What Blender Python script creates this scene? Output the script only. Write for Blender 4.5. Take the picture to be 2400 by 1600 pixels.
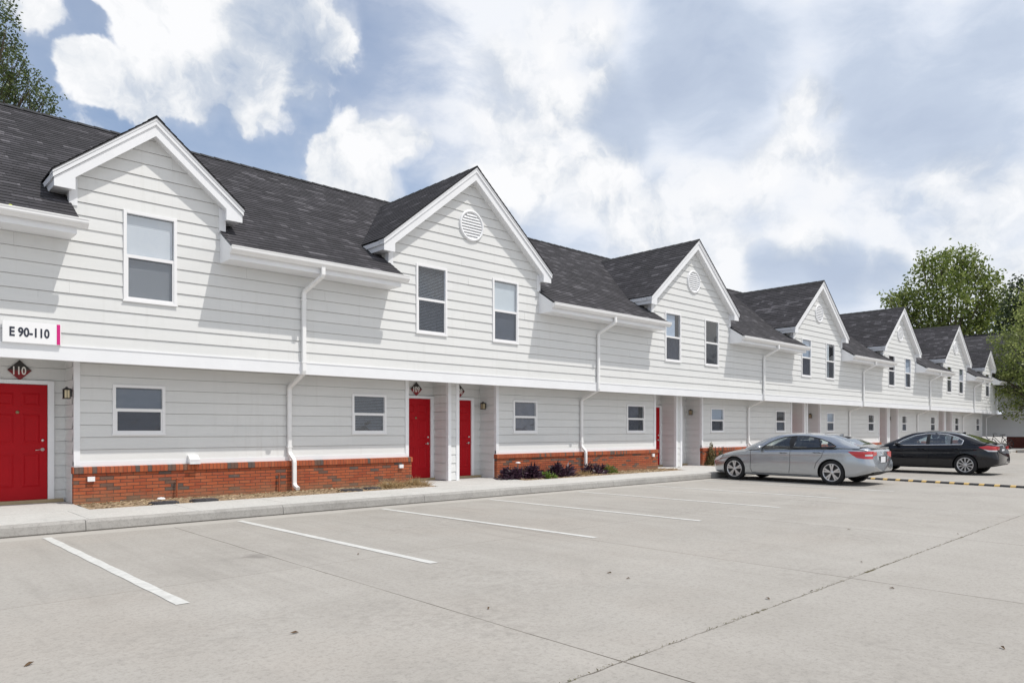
import bpy, bmesh, math, random
import numpy as np
from mathutils import Vector, Matrix
random.seed(7); RNG = np.random.default_rng(11)
R = math.radians
for o in list(bpy.data.objects): bpy.data.objects.remove(o)
SC = bpy.context.scene
COL = SC.collection

# ------------------------------------------------------------------ camera
CAM_YAW = R(47.121); CAM_H = 1.408; FPX = 1671.5; HOR = 1007.8
cam_d = bpy.data.cameras.new('camera'); cam = bpy.data.objects.new('camera', cam_d); COL.objects.link(cam)
cam_d.sensor_width = 36; cam_d.lens = 36*FPX/2400; cam_d.shift_y = (HOR-800)/2400
cam_d.clip_start = .1; cam_d.clip_end = 2000
cam.location = (0, 0, CAM_H); cam.rotation_euler = (R(90), 0, CAM_YAW-R(90))
SC.camera = cam
_c, _s = math.cos(CAM_YAW), math.sin(CAM_YAW)
def ray(u, v):
    l = (u-1200)/FPX
    return Vector((_c+_s*l, _s-_c*l, -(v-HOR)/FPX))
def atY(u, v, Y): r = ray(u, v); return Vector((0, 0, CAM_H))+r*(Y/r.y)
def atZ(u, v, Z): r = ray(u, v); return Vector((0, 0, CAM_H))+r*((Z-CAM_H)/r.z)
def atD(u, v, d): return Vector((0, 0, CAM_H))+ray(u, v)*d

# ------------------------------------------------------------------ light
SUN_TO = Vector((.62, -1, 2.3)).normalized()
SUN_EL = math.asin(SUN_TO.z); SUN_ROT = math.atan2(SUN_TO.x, SUN_TO.y)
sd = bpy.data.lights.new('sun', 'SUN'); sun = bpy.data.objects.new('sun', sd); COL.objects.link(sun)
sd.energy = 3.0; sd.angle = R(.53); sd.color = (1, .955, .89)
sun.rotation_euler = SUN_TO.to_track_quat('Z', 'Y').to_euler(); sun.location = (0, -20, 40)
vs = SC.view_settings
SC.display_settings.display_device = 'sRGB'
vs.view_transform = 'Standard'; vs.look = 'None'; vs.exposure = 0.15; vs.gamma = 1; vs.use_curve_mapping = False

# ------------------------------------------------------------------ node helper
class NT:
    def __init__(s, nt): s.t = nt; s.t.nodes.clear()
    def n(s, typ, ins=None, **kw):
        nd = s.t.nodes.new(typ)
        for k, v in kw.items(): setattr(nd, k, v)
        for k, v in (ins or {}).items():
            sock = nd.inputs[k]
            if hasattr(v, 'is_output'): s.t.links.new(v, sock)
            else: sock.default_value = v
        return nd
    def math(s, op, a, b=0., c=0., clamp=False):
        return s.n('ShaderNodeMath', {0: a, 1: b, 2: c}, operation=op, use_clamp=clamp).outputs[0]
    def vec(s, op, a, b=(0, 0, 0)):
        return s.n('ShaderNodeVectorMath', {0: a, 1: b}, operation=op)
    def noise(s, vec, scale, detail=4, rough=.55, dist=0., out=0):
        return s.n('ShaderNodeTexNoise', {'Vector': vec, 'Scale': scale, 'Detail': detail, 'Roughness': rough, 'Distortion': dist}).outputs[out]
    def ramp(s, fac, stops, interp='LINEAR'):
        nd = s.n('ShaderNodeValToRGB', {0: fac}); cr = nd.color_ramp; cr.interpolation = interp
        while len(cr.elements) < len(stops): cr.elements.new(.5)
        for e, (p, c) in zip(cr.elements, stops):
            e.position = p; e.color = (*c, 1) if len(c) == 3 else c
        return nd.outputs[0]
    def rng(s, v, a, b, c=0., d=1., smooth=False):
        nd = s.n('ShaderNodeMapRange', {0: v, 1: a, 2: b, 3: c, 4: d}, clamp=True)
        if smooth: nd.interpolation_type = 'SMOOTHSTEP'
        return nd.outputs[0]
    def mix(s, f, a, b, mode='MIX'):
        nd = s.n('ShaderNodeMix', data_type='RGBA', blend_type=mode)
        for k, v in ((0, f), (6, a), (7, b)):
            if hasattr(v, 'is_output'): s.t.links.new(v, nd.inputs[k])
            else: nd.inputs[k].default_value = v if not isinstance(v, tuple) or len(v) == 4 else (*v, 1)
        return nd.outputs[2]

# ------------------------------------------------------------------ sky: Nishita air with procedural clouds set by direction
w = bpy.data.worlds.new('World'); SC.world = w; w.use_nodes = True
T = NT(w.node_tree)
tc = T.n('ShaderNodeTexCoord').outputs['Generated']
D = T.vec('NORMALIZE', tc).outputs[0]
sky = T.n('ShaderNodeTexSky', sky_type='NISHITA')
sky.sun_disc = False; sky.sun_elevation = SUN_EL; sky.sun_rotation = SUN_ROT; sky.altitude = 100
sky.air_density = 1.0; sky.dust_density = 1.2; sky.ozone_density = 1.6
bg_sky = T.n('ShaderNodeBackground', {'Color': sky.outputs[0], 'Strength': .13})
wa = T.noise(D, 4.5, 3, .5, 0, 1); wb = T.noise(D, 17., 4, .6, 0, 1)
def warp(vec, col, amt):
    k = T.vec('SUBTRACT', col, (.5, .5, .5)).outputs[0]
    k = T.n('ShaderNodeVectorMath', {0: k, 3: amt}, operation='SCALE').outputs[0]
    return T.vec('NORMALIZE', T.vec('ADD', vec, k).outputs[0]).outputs[0]
DW = warp(warp(D, wa, .05), wb, .045)
DS = warp(D, wa, .10)
def blobs(lst, vec, sm=.25):
    acc = None
    for (u, v, r, wt) in lst:
        a = ray(u, v).normalized(); b = ray(u+r, v).normalized(); c2 = ray(u, v+r).normalized()
        ang = .5*(math.acos(max(-1, min(1, a.dot(b))))+math.acos(max(-1, min(1, a.dot(c2)))))
        dt = T.vec('DOT_PRODUCT', vec, tuple(a)).outputs[1]
        k = 2/ang**2
        val = T.math('MULTIPLY_ADD', dt, k*wt, wt*(1-k))
        acc = T.math('MAXIMUM', val, 0.) if acc is None else T.math('SMOOTH_MAX', acc, val, sm)
    return acc
CUM = [(300,-20,95,1),(390,80,140,1),(520,50,150,1),(650,60,150,1),(750,80,110,1),(805,110,60,1),
       (215,175,95,.95),(330,205,115,.95),(450,190,120,.9),(385,250,60,.7),(590,200,130,.8),(690,190,90,.6),
       (850,360,110,1.1),(925,335,75,1.1),(770,385,75,1),(860,440,110,1.1),(990,330,40,.9),
       (1180,170,130,.75),(1300,90,150,.9),(1390,60,110,1),(1180,300,150,.85),(1330,260,170,1),(1420,180,90,1),
       (1230,420,150,1),(1400,420,170,1),(1520,530,170,.95),(1120,440,120,.9),
       (1905,215,72,1.1),(1965,235,45,1.05),(1860,240,50,1),(1880,330,120,.95),(1960,400,140,1),(1800,420,150,.9),
       (1660,470,150,.85),(2080,480,150,.95),(2230,430,160,.95),(2370,470,160,.95),(2260,560,170,.95),(2100,590,160,.9),
       (1700,600,150,.85),(1900,560,150,.9),(2400,340,90,.6),(80,10,90,.55),(2380,640,120,.9),(2000,650,90,.7)]
GREY = [(640,40,130,.75),(720,110,120,.9),(560,190,110,.6),(700,200,110,.6),(480,240,90,.4),(300,250,90,.5),(1460,260,130,.9),(1580,190,150,1),(1700,240,150,.95),(1640,100,160,.8),
        (1760,150,140,.6),(1450,300,110,.8),(2050,130,180,.8),(2200,220,190,1),(2330,120,190,.9),(2120,260,150,1),(2050,60,200,.7),
        (1930,640,110,1),(1840,640,90,.9),(2030,640,80,.8),(1800,500,80,.45),(1600,590,120,.4),(2350,300,120,.6),(1400,150,60,.35),(2320,380,110,.5)]
cum = blobs(CUM, DW); gry = blobs(GREY, DS, .35)
fine = T.noise(D, 9., 8, .62, .3); mid = T.noise(D, 3.2, 5, .55, .2); broad = T.noise(D, 1.5, 4, .5, 0.)
elev = T.n('ShaderNodeSeparateXYZ', {0: D}).outputs[2]
# behind and above the part of the sky in the picture the clouds follow noise alone
fwd = T.vec('DOT_PRODUCT', D, tuple(Vector((_c, _s, .33)).normalized())).outputs[1]
outside = T.rng(fwd, .82, .62, 0., 1., True)
gen = T.math('MULTIPLY', T.rng(broad, .42, .62, 0, 1, True), outside)
sunv = tuple(Vector((SUN_TO.x, SUN_TO.y, SUN_TO.z))*.035)
DN = T.vec('ADD', DW, sunv).outputs[0]
nA = T.noise(DW, 8., 7, .6, .2); nB = T.noise(DN, 8., 7, .6, .2)
relief = T.math('SUBTRACT', nA, nB)
puff = T.math('MULTIPLY', T.math('SUBTRACT', nA, .5), 1.5)
cc_ = T.math('MAXIMUM', cum, gen)
cov = T.math('ADD', T.math('MULTIPLY_ADD', T.math('MAXIMUM', gry, 0.), -.42, cc_), T.math('ADD', puff, T.math('MULTIPLY', T.math('SUBTRACT', fine, .5), .5)))
soft = T.rng(T.math('ADD', cc_, T.math('MULTIPLY', T.math('SUBTRACT', mid, .5), 1.6)), -.75, .75, 0, .85, True)
az_ = T.vec('DOT_PRODUCT', D, (_s, -_c, 0)).outputs[1]; soft = T.math('MULTIPLY', soft, T.rng(az_, -.5, -.1, .6, 1.))
az = T.vec('DOT_PRODUCT', D, (_s, -_c, 0)).outputs[1]
edge = T.rng(az, -.35, .1, .42, 1.05)
cover = T.rng(cov, .06, edge, 0, 1, True)
wisp = T.noise(T.vec('MULTIPLY', DS, (1., 1., 2.2)).outputs[0], 4., 7, .6, .12)
veil_n = T.rng(wisp, .38, .68, 0, 1, True)
veil_r = T.rng(az, -.45, .12, .10, .35, True)
base_r = T.rng(az, -.30, .10, .0, .90, True)
veil_h = T.rng(elev, .50, .10, .0, .55)
veil = T.math('MINIMUM', T.math('ADD', T.math('MAXIMUM', base_r, veil_h), T.math('MULTIPLY', veil_n, T.math('ADD', veil_r, .1))), .96)
fac = T.math('MAXIMUM', T.math('MAXIMUM', cover, soft), veil)
shade = T.math('ADD', T.math('MULTIPLY', gry, .95), T.math('MULTIPLY', T.math('SUBTRACT', mid, .5), .7))
shade = T.math('SUBTRACT', shade, T.math('MULTIPLY', relief, 2.6))
shade = T.math('ADD', shade, T.math('MULTIPLY', T.math('SUBTRACT', 1., T.rng(cov, .2, 1.3)), .22))
ccol = T.ramp(shade, [(0.0, (.88, .885, .90)), (.22, (.78, .80, .83)), (.5, (.58, .63, .71)), (.9, (.43, .50, .62))])
vsh = T.math('ADD', T.math('MULTIPLY', gry, .75), T.math('MULTIPLY', T.math('SUBTRACT', .62, wisp), 1.9))
vcol = T.ramp(vsh, [(0.0, (.84, .86, .90)), (.3, (.70, .75, .84)), (.62, (.53, .60, .72)), (1., (.45, .52, .65))])
ccol = T.mix(cover, vcol, ccol)
bg_cl = T.n('ShaderNodeBackground', {'Color': ccol, 'Strength': 1.0})
mixs = T.n('ShaderNodeMixShader', {0: fac, 1: bg_sky.outputs[0], 2: bg_cl.outputs[0]})
T.n('ShaderNodeOutputWorld', {0: mixs.outputs[0]})

# ------------------------------------------------------------------ mesh builder
class MB:
    def __init__(s): s.v = []; s.f = []; s.m = []; s.uv = []; s.sm = []
    def face(s, pts, m=0, uv=None, smooth=False):
        i = len(s.v); s.v += [tuple(p) for p in pts]; s.f.append(tuple(range(i, i+len(pts))))
        s.m.append(m); s.uv.append(uv or [(0, 0)]*len(pts)); s.sm.append(smooth)
    def box(s, x0, x1, y0, y1, z0, z1, m=0):
        p = [(x, y, z) for z in (z0, z1) for y in (y0, y1) for x in (x0, x1)]
        for q in ((0, 2, 3, 1), (4, 5, 7, 6), (0, 1, 5, 4), (2, 6, 7, 3), (0, 4, 6, 2), (1, 3, 7, 5)):
            pts = [p[k] for k in q]
            ax = 0 if abs(pts[0][0]-pts[2][0]) < 1e-9 else (1 if abs(pts[0][1]-pts[2][1]) < 1e-9 else 2)
            uv = [(t[1], t[2]) if ax == 0 else ((t[0], t[2]) if ax == 1 else (t[0], t[1])) for t in pts]
            s.face(pts, m, uv)
    def extr(s, poly, mapf, a, b, m=0, caps=True):
        n = len(poly)
        for i in range(n):
            p, q = poly[i], poly[(i+1) % n]
            s.face([mapf(p, a), mapf(q, a), mapf(q, b), mapf(p, b)], m)
        if caps:
            s.face([mapf(p, a) for p in poly][::-1], m); s.face([mapf(p, b) for p in poly], m)
    def tube(s, path, rad, n=8, m=0, caps=True, smooth=True, flat=None):
        path = [Vector(p) for p in path]; rings = []
        rad = rad if isinstance(rad, (list, tuple)) else [rad]*len(path)
        ref = None
        for i, p in enumerate(path):
            if i == 0: t = path[1]-p
            elif i == len(path)-1: t = p-path[i-1]
            else: t = (path[i+1]-p).normalized()+(p-path[i-1]).normalized()
            t.normalize()
            if ref is None: ref = Vector((1, 0, 0)) if abs(t.x) < .9 else Vector((0, 1, 0))
            a = (ref-t*ref.dot(t)).normalized(); b = t.cross(a)
            ring = []
            for k in range(n):
                an = 2*math.pi*(k+.5)/n
                ca, sa = math.cos(an), math.sin(an)
                if flat:
                    e = .35
                    ca = math.copysign(abs(ca)**e, ca)*flat[0]; sa = math.copysign(abs(sa)**e, sa)*flat[1]
                    ring.append(p+a*ca+b*sa)
                else: ring.append(p+(a*ca+b*sa)*rad[i])
            rings.append(ring)
        i0 = len(s.v)
        for r_ in rings: s.v += [tuple(q) for q in r_]
        for i in range(len(rings)-1):
            for k in range(n):
                k2 = (k+1) % n
                s.f.append((i0+i*n+k, i0+i*n+k2, i0+(i+1)*n+k2, i0+(i+1)*n+k)); s.m.append(m); s.uv.append([(0, 0)]*4); s.sm.append(smooth)
        if caps:
            for ring, rv in ((rings[0], 1), (rings[-1], 0)):
                s.face(ring[::-1] if rv else ring, m)
    def lathe(s, prof, O, A, n=24, m=0, smooth=True):
        """prof: (radius, height along A)"""
        A = Vector(A).normalized(); X = A.orthogonal().normalized(); Y = A.cross(X); O = Vector(O)
        i0 = len(s.v); np_ = len(prof)
        for (r, h) in prof:
            for k in range(n):
                an = 2*math.pi*k/n
                s.v.append(tuple(O+A*h+(X*math.cos(an)+Y*math.sin(an))*r))
        for i in range(np_-1):
            for k in range(n):
                k2 = (k+1) % n
                s.f.append((i0+i*n+k, i0+i*n+k2, i0+(i+1)*n+k2, i0+(i+1)*n+k)); s.m.append(m); s.uv.append([(0, 0)]*4); s.sm.append(smooth)
    def build(s, name, mats, parent=None, weld=False):
        me = bpy.data.meshes.new(name); me.from_pydata(s.v, [], s.f)
        mats = mats if isinstance(mats, (list, tuple)) else [mats]
        for m in mats: me.materials.append(m)
        me.polygons.foreach_set('material_index', s.m)
        me.polygons.foreach_set('use_smooth', s.sm)
        uvl = me.uv_layers.new(name='UVMap')
        flat = [c for fu in s.uv for p in fu for c in p]
        uvl.data.foreach_set('uv', flat)
        me.update()
        if weld:
            bm = bmesh.new(); bm.from_mesh(me); bmesh.ops.remove_doubles(bm, verts=bm.verts, dist=1e-5)
            bmesh.ops.recalc_face_normals(bm, faces=bm.faces); bm.to_mesh(me); bm.free()
        o = bpy.data.objects.new(name, me); COL.objects.link(o)
        if parent: o.parent = parent
        return o
def tag(o, label=None, cat=None, group=None, kind=None):
    if label: o['label'] = label
    if cat: o['category'] = cat
    if group: o['group'] = group
    if kind: o['kind'] = kind
    return o
def thing(name, loc, label, cat, group=None, rz=0):
    o = bpy.data.objects.new(name, None); COL.objects.link(o); o.empty_display_size = .3
    o.location = loc; o.rotation_euler = (0, 0, rz)
    return tag(o, label, cat, group)
def struct(name, mb, mats, parent=None):
    o = mb.build(name, mats, parent); o['kind'] = 'structure'; return o
def copy_tree(o, parent=None):
    c = o.copy(); COL.objects.link(c)
    if parent: c.parent = parent
    for ch in list(o.children): copy_tree(ch, c)
    return c

# ------------------------------------------------------------------ materials
MATS = {}
def mat(name, col, rough=.6, metal=0., spec=.5, vary=.0, vscale=3., bump=0., bscale=40., coat=0., dirt=0.):
    if name in MATS: return MATS[name]
    m = bpy.data.materials.new(name); m.use_nodes = True; t = NT(m.node_tree)
    tcs = t.n('ShaderNodeTexCoord').outputs['Object']
    c = (*col, 1)
    if vary:
        nz = t.noise(tcs, vscale, 6, .6)
        c = t.mix(t.rng(nz, .3, .7), tuple(x*(1-vary) for x in col), tuple(min(1, x*(1+vary)) for x in col))
    b = t.n('ShaderNodeBsdfPrincipled', {'Base Color': c, 'Roughness': rough, 'Metallic': metal, 'Specular IOR Level': spec})
    if coat: b.inputs['Coat Weight'].default_value = coat; b.inputs['Coat Roughness'].default_value = .04
    if bump:
        bp = t.n('ShaderNodeBump', {'Height': t.noise(tcs, bscale, 5, .6), 'Strength': bump, 'Distance': .01})
        t.t.links.new(bp.outputs[0], b.inputs['Normal'])
    t.n('ShaderNodeOutputMaterial', {0: b.outputs[0]})
    MATS[name] = m; return m

def m_siding():
    m = bpy.data.materials.new('siding_paint'); m.use_nodes = True; t = NT(m.node_tree)
    oc = t.n('ShaderNodeTexCoord').outputs['Object']
    st = t.vec('MULTIPLY', oc, (1.2, 1.2, 9)).outputs[0]
    n1 = t.noise(st, 1., 5, .6); n2 = t.noise(oc, .35, 3, .5); n3 = t.noise(t.vec('MULTIPLY', oc, (6, 6, 160)).outputs[0], 1., 3, .6)
    isl = t.n('ShaderNodeNewGeometry').outputs['Random Per Island']
    f = t.math('ADD', t.math('MULTIPLY', n1, .5), t.math('MULTIPLY', n2, .5))
    f = t.math('ADD', f, t.math('MULTIPLY', t.math('SUBTRACT', isl, .5), .12))
    c = t.mix(t.rng(f, .35, .65), (.665, .673, .668), (.72, .725, .717))
    run = t.noise(t.vec('MULTIPLY', oc, (7., 7., .35)).outputs[0], 1.6, 5, .65)
    c = t.mix(t.math('MULTIPLY', t.rng(run, .54, .78, 0, .30), t.rng(n2, .4, .6)), c, (.50, .49, .46))
    b = t.n('ShaderNodeBsdfPrincipled', {'Base Color': c, 'Roughness': .55, 'Specular IOR Level': .35})
    bp = t.n('ShaderNodeBump', {'Height': n3, 'Strength': .12, 'Distance': .004}); t.t.links.new(bp.outputs[0], b.inputs['Normal'])
    t.n('ShaderNodeOutputMaterial', {0: b.outputs[0]}); return m
def m_brick(soldier=False):
    m = bpy.data.materials.new('brick_cap' if soldier else 'brick'); m.use_nodes = True; t = NT(m.node_tree)
    uv = t.n('ShaderNodeTexCoord').outputs['UV']
    bw, bh = (.068, .115) if soldier else (.212, .0605)
    wob = t.noise(uv, 9., 2, .5, 0, 1); wk = t.n('ShaderNodeVectorMath', {0: t.vec('SUBTRACT', wob, (.5, .5, .5)).outputs[0], 3: .006}, operation='SCALE').outputs[0]
    uvw = t.vec('ADD', uv, wk).outputs[0]
    br = t.n('ShaderNodeTexBrick', {'Vector': uvw, 'Color1': (0, 0, 0, 1), 'Color2': (1, 1, 1, 1), 'Mortar': (.5, .5, .5, 1), 'Scale': 1., 'Mortar Size': .0055 if not soldier else .004,
             'Mortar Smooth': .15, 'Bias': 0., 'Brick Width': bw, 'Row Height': bh}, offset=0. if soldier else .5)
    base = t.ramp(br.outputs[0], [(0, (.38, .088, .032)), (.30, (.43, .105, .038)), (.55, (.35, .075, .029)), (.74, (.40, .115, .048)), (.83, (.15, .085, .062)), (.93, (.11, .085, .075))], 'CONSTANT')
    n1 = t.noise(uv, 38., 4, .65); n2 = t.noise(uv, 4., 4, .6)
    base = t.mix(t.rng(n1, .52, .75, 0, .55), base, (.10, .055, .04))
    base = t.mix(t.rng(n2, .5, .8, 0, .4), base, (.47, .2, .11))
    c = t.mix(br.outputs[1], base, (.075, .05, .038))
    if not soldier:
        zz = t.n('ShaderNodeSeparateXYZ', {0: uv}).outputs[1]
        soil = t.math('ADD', zz, t.math('MULTIPLY', t.math('SUBTRACT', t.noise(uv, 3.5, 5, .65), .5), .5))
        c = t.mix(t.rng(soil, .36, .16, 0, .6), c, (.26, .16, .095))
    b = t.n('ShaderNodeBsdfPrincipled', {'Base Color': c, 'Roughness': .85})
    hh = t.math('ADD', t.math('MULTIPLY', t.math('SUBTRACT', 1., br.outputs[1]), 1.), t.math('MULTIPLY', n1, .3))
    bp = t.n('ShaderNodeBump', {'Height': hh, 'Strength': .9, 'Distance': .008}); t.t.links.new(bp.outputs[0], b.inputs['Normal'])
    t.n('ShaderNodeOutputMaterial', {0: b.outputs[0]}); return m
def m_shingle():
    m = bpy.data.materials.new('roof_shingle'); m.use_nodes = True; t = NT(m.node_tree)
    uv = t.n('ShaderNodeTexCoord').outputs['UV']
    def br(wd, off):
        u2 = t.vec('ADD', uv, (off, 0, 0)).outputs[0]
        return t.n('ShaderNodeTexBrick', {'Vector': u2, 'Color1': (0, 0, 0, 1), 'Color2': (1, 1, 1, 1), 'Mortar': (.25, .25, .25, 1), 'Scale': 1., 'Mortar Size': .004,
                   'Mortar Smooth': .1, 'Bias': 0., 'Brick Width': wd, 'Row Height': .142}, offset=.37, offset_frequency=2, squash=.75, squash_frequency=3)
    a = br(.40, .0); b2 = br(.26, .13)
    v = t.math('ADD', t.math('MULTIPLY', a.outputs[0], .6), t.math('MULTIPLY', b2.outputs[0], .4))
    base = t.ramp(v, [(0, (.027, .0265, .029)), (.35, (.038, .037, .041)), (.60, (.052, .050, .056)), (.76, (.074, .071, .079)), (.90, (.135, .13, .142)), (1., (.155, .149, .162))])
    gr = t.noise(uv, 260., 2, .7); big = t.noise(uv, .5, 4, .6)
    base = t.mix(t.rng(gr, .35, .7, 0, .45), base, (.075, .072, .078))
    base = t.mix(t.rng(big, .4, .7, 0, .3), base, (.028, .027, .03))
    c = t.mix(t.math('MULTIPLY', a.outputs[1], .6), base, (.012, .012, .013))
    b = t.n('ShaderNodeBsdfPrincipled', {'Base Color': c, 'Roughness': .92, 'Specular IOR Level': .25})
    hh = t.math('ADD', t.math('MULTIPLY', v, .6), t.math('MULTIPLY', gr, .4))
    bp = t.n('ShaderNodeBump', {'Height': hh, 'Strength': .7, 'Distance': .008}); t.t.links.new(bp.outputs[0], b.inputs['Normal'])
    t.n('ShaderNodeOutputMaterial', {0: b.outputs[0]}); return m
def warp2(t, oc):
    k = t.n('ShaderNodeVectorMath', {0: t.vec('SUBTRACT', t.noise(oc, 6., 4, .6, 0, 1), (.5, .5, .5)).outputs[0], 3: .35}, operation='SCALE').outputs[0]
    return t.vec('ADD', oc, k).outputs[0]
def m_concrete(name, lo, hi, joints=True, scale=1., stain=.35):
    m = bpy.data.materials.new(name); m.use_nodes = True; t = NT(m.node_tree)
    oc = t.n('ShaderNodeTexCoord').outputs['Object']
    big = t.noise(oc, .16, 5, .55, .4); med = t.noise(oc, 1.1*scale, 6, .6, .3); fine = t.noise(oc, 55., 4, .7); sp = t.noise(oc, 240., 2, .6)
    brushed = t.noise(t.vec('MULTIPLY', oc, (2.2, .35, 1)).outputs[0], 1.3, 5, .6)
    f = t.math('ADD', t.math('MULTIPLY', big, .45), t.math('MULTIPLY', med, .35)); f = t.math('ADD', f, t.math('MULTIPLY', brushed, .2))
    c = t.mix(t.rng(f, .38, .62), lo, hi)
    pink = t.noise(t.vec('ADD', oc, (31, 7, 0)).outputs[0], .3, 4, .55)
    c = t.mix(t.rng(pink, .52, .72, 0, .5), c, tuple((a+b)/2*k for a, b, k in zip(lo, hi, (1.02, .965, .93))))
    c = t.mix(t.rng(fine, .52, .74, 0, .6), c, tuple(x*.58 for x in lo)); c = t.mix(t.rng(t.noise(oc, 22., 5, .75), .50, .70, 0, .6), c, tuple(x*.64 for x in lo))
    patch = t.noise(t.vec('ADD', oc, (3, 41, 0)).outputs[0], .45, 5, .6); c = t.mix(t.math('MULTIPLY', t.rng(patch, .48, .7, 0, 1), t.rng(t.noise(oc, 9., 5, .7), .45, .62, 0, .55)), c, tuple(x*.66 for x in lo))
    c = t.mix(t.rng(sp, .62, .8, 0, .35), c, tuple(x*.55 for x in lo))
    st = t.noise(t.vec('ADD', oc, (5, 19, 0)).outputs[0], .7, 7, .68, .8)
    c = t.mix(t.rng(st, .55, .78, 0, stain), c, tuple(x*.62 for x in lo))
    if joints:
        xyz = t.n('ShaderNodeSeparateXYZ', {0: oc}); X, Y = xyz.outputs[0], xyz.outputs[1]
        cell = t.n('ShaderNodeCombineXYZ', {0: t.math('FLOOR', t.math('DIVIDE', t.math('ADD', X, 100*3.54-3.45), 3.54)), 1: t.math('ADD', t.math('GREATER_THAN', Y, 2.72), t.math('GREATER_THAN', Y, 6.84))}).outputs[0]
        slab = t.n('ShaderNodeTexWhiteNoise', {'Vector': cell}).outputs[0]
        c = t.mix(t.math('MULTIPLY', slab, .16), c, tuple(x*.78 for x in lo))
        # tyre wear runs up and down the stalls; drips sit under where engines stand
        tyre = t.noise(t.vec('MULTIPLY', oc, (1.6, .10, 1)).outputs[0], 2.2, 4, .6)
        stall = t.math('MULTIPLY', t.rng(Y, 4.5, 7.), t.rng(Y, 10.9, 10.2))
        c = t.mix(t.math('MULTIPLY', t.rng(tyre, .52, .72, 0, .30), stall), c, tuple(x*.60 for x in lo))
        vor = t.n('ShaderNodeTexVoronoi', {'Vector': warp2(t, oc), 'Scale': .8}).outputs[0]
        c = t.mix(t.math('MULTIPLY', t.rng(vor, .16, .05, 0, .5), t.math('MULTIPLY', stall, t.rng(t.noise(oc, .5, 2, .5), .46, .56))), c, (.12, .11, .10))
        w1 = t.math('MULTIPLY', t.math('SUBTRACT', t.noise(oc, 5., 5, .65), .5), .05)
        w2 = t.math('MULTIPLY', t.math('SUBTRACT', t.noise(oc, 1.5, 3, .5), .5), .02)
        fx = t.math('ABSOLUTE', t.math('SUBTRACT', t.math('FRACT', t.math('DIVIDE', t.math('ADD', t.math('ADD', X, w2), 100*3.54-3.45+1.77), 3.54)), .5))
        dx = t.math('MULTIPLY', fx, 3.54)
        # lengthwise joints: a crack at y=2.75 with weeds in it, a fine one at 6.85
        dyc = t.math('ABSOLUTE', t.math('SUBTRACT', t.math('ADD', Y, t.math('ADD', w1, t.math('MULTIPLY', X, -.018))), 2.66))
        dyf = t.math('ABSOLUTE', t.math('SUBTRACT', t.math('ADD', Y, w2), 6.84))
        dyg = t.math('ABSOLUTE', t.math('SUBTRACT', t.math('ADD', Y, w2), 10.93))
        inn = t.math('MULTIPLY', t.math('LESS_THAN', Y, 10.93), 1.)
        lx = t.math('MULTIPLY', t.math('MULTIPLY', t.rng(dx, .0085, .0035), inn), t.rng(t.noise(oc, .6, 3, .6), .3, .55, .25, .9))
        lc = t.math('MULTIPLY', t.rng(dyc, .009, .004), t.rng(t.noise(oc, 3., 4, .6), .35, .6, .2, .85))
        lf = t.math('MULTIPLY', t.rng(dyf, .006, .003), .5); lg = t.math('MULTIPLY', t.rng(dyg, .007, .003), .4)
        ln = t.math('MAXIMUM', t.math('MAXIMUM', lx, lc), t.math('MAXIMUM', lf, lg))
        weed = t.math('MULTIPLY', t.rng(dyc, .022, .010), t.rng(t.noise(oc, 2.2, 3, .7), .56, .62))
        c = t.mix(ln, c, (.07, .058, .045))
        c = t.mix(weed, c, (.09, .075, .04))
        pan = t.math('GREATER_THAN', Y, 10.93)
        c = t.mix(t.math('MULTIPLY', pan, .55), c, (.44, .42, .39))
    b = t.n('ShaderNodeBsdfPrincipled', {'Base Color': c, 'Roughness': .9, 'Specular IOR Level': .25})
    hh = t.math('ADD', t.math('MULTIPLY', fine, .7), t.math('MULTIPLY', sp, .4))
    bp = t.n('ShaderNodeBump', {'Height': hh, 'Strength': .35, 'Distance': .004}); t.t.links.new(bp.outputs[0], b.inputs['Normal'])
    t.n('ShaderNodeOutputMaterial', {0: b.outputs[0]}); return m
def m_glass(name, tint, base=.06):
    m = bpy.data.materials.new(name); m.use_nodes = True; t = NT(m.node_tree)
    ge = t.n('ShaderNodeNewGeometry'); cs_ = t.math('ABSOLUTE', t.vec('DOT_PRODUCT', ge.outputs['Normal'], ge.outputs['Incoming']).outputs[1])
    fr = t.math('MULTIPLY_ADD', t.math('POWER', t.math('SUBTRACT', 1., cs_), 5.), .95, .045)
    oc = t.n('ShaderNodeTexCoord').outputs['Object']
    bp = t.n('ShaderNodeBump', {'Height': t.noise(oc, 2.5, 2, .5), 'Strength': .12, 'Distance': .05})
    g = t.n('ShaderNodeBsdfGlossy', {'Color': (1, 1, 1, 1), 'Roughness': .015, 'Normal': bp.outputs[0]})
    tr = t.n('ShaderNodeBsdfTransparent', {'Color': (*tint, 1)})
    mx = t.n('ShaderNodeMixShader', {0: t.math('MULTIPLY_ADD', fr, 1.4, base, True), 1: tr.outputs[0], 2: g.outputs[0]})
    t.n('ShaderNodeOutputMaterial', {0: mx.outputs[0]}); return m
def m_screen():
    m = bpy.data.materials.new('insect_screen'); m.use_nodes = True; t = NT(m.node_tree)
    d = t.n('ShaderNodeBsdfDiffuse', {'Color': (.12, .13, .15, 1)}); tr = t.n('ShaderNodeBsdfTransparent')  # mesh colour carries a painted blue cast of reflected sky
    mx = t.n('ShaderNodeMixShader', {0: .45, 1: tr.outputs[0], 2: d.outputs[0]}); t.n('ShaderNodeOutputMaterial', {0: mx.outputs[0]}); return m
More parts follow.
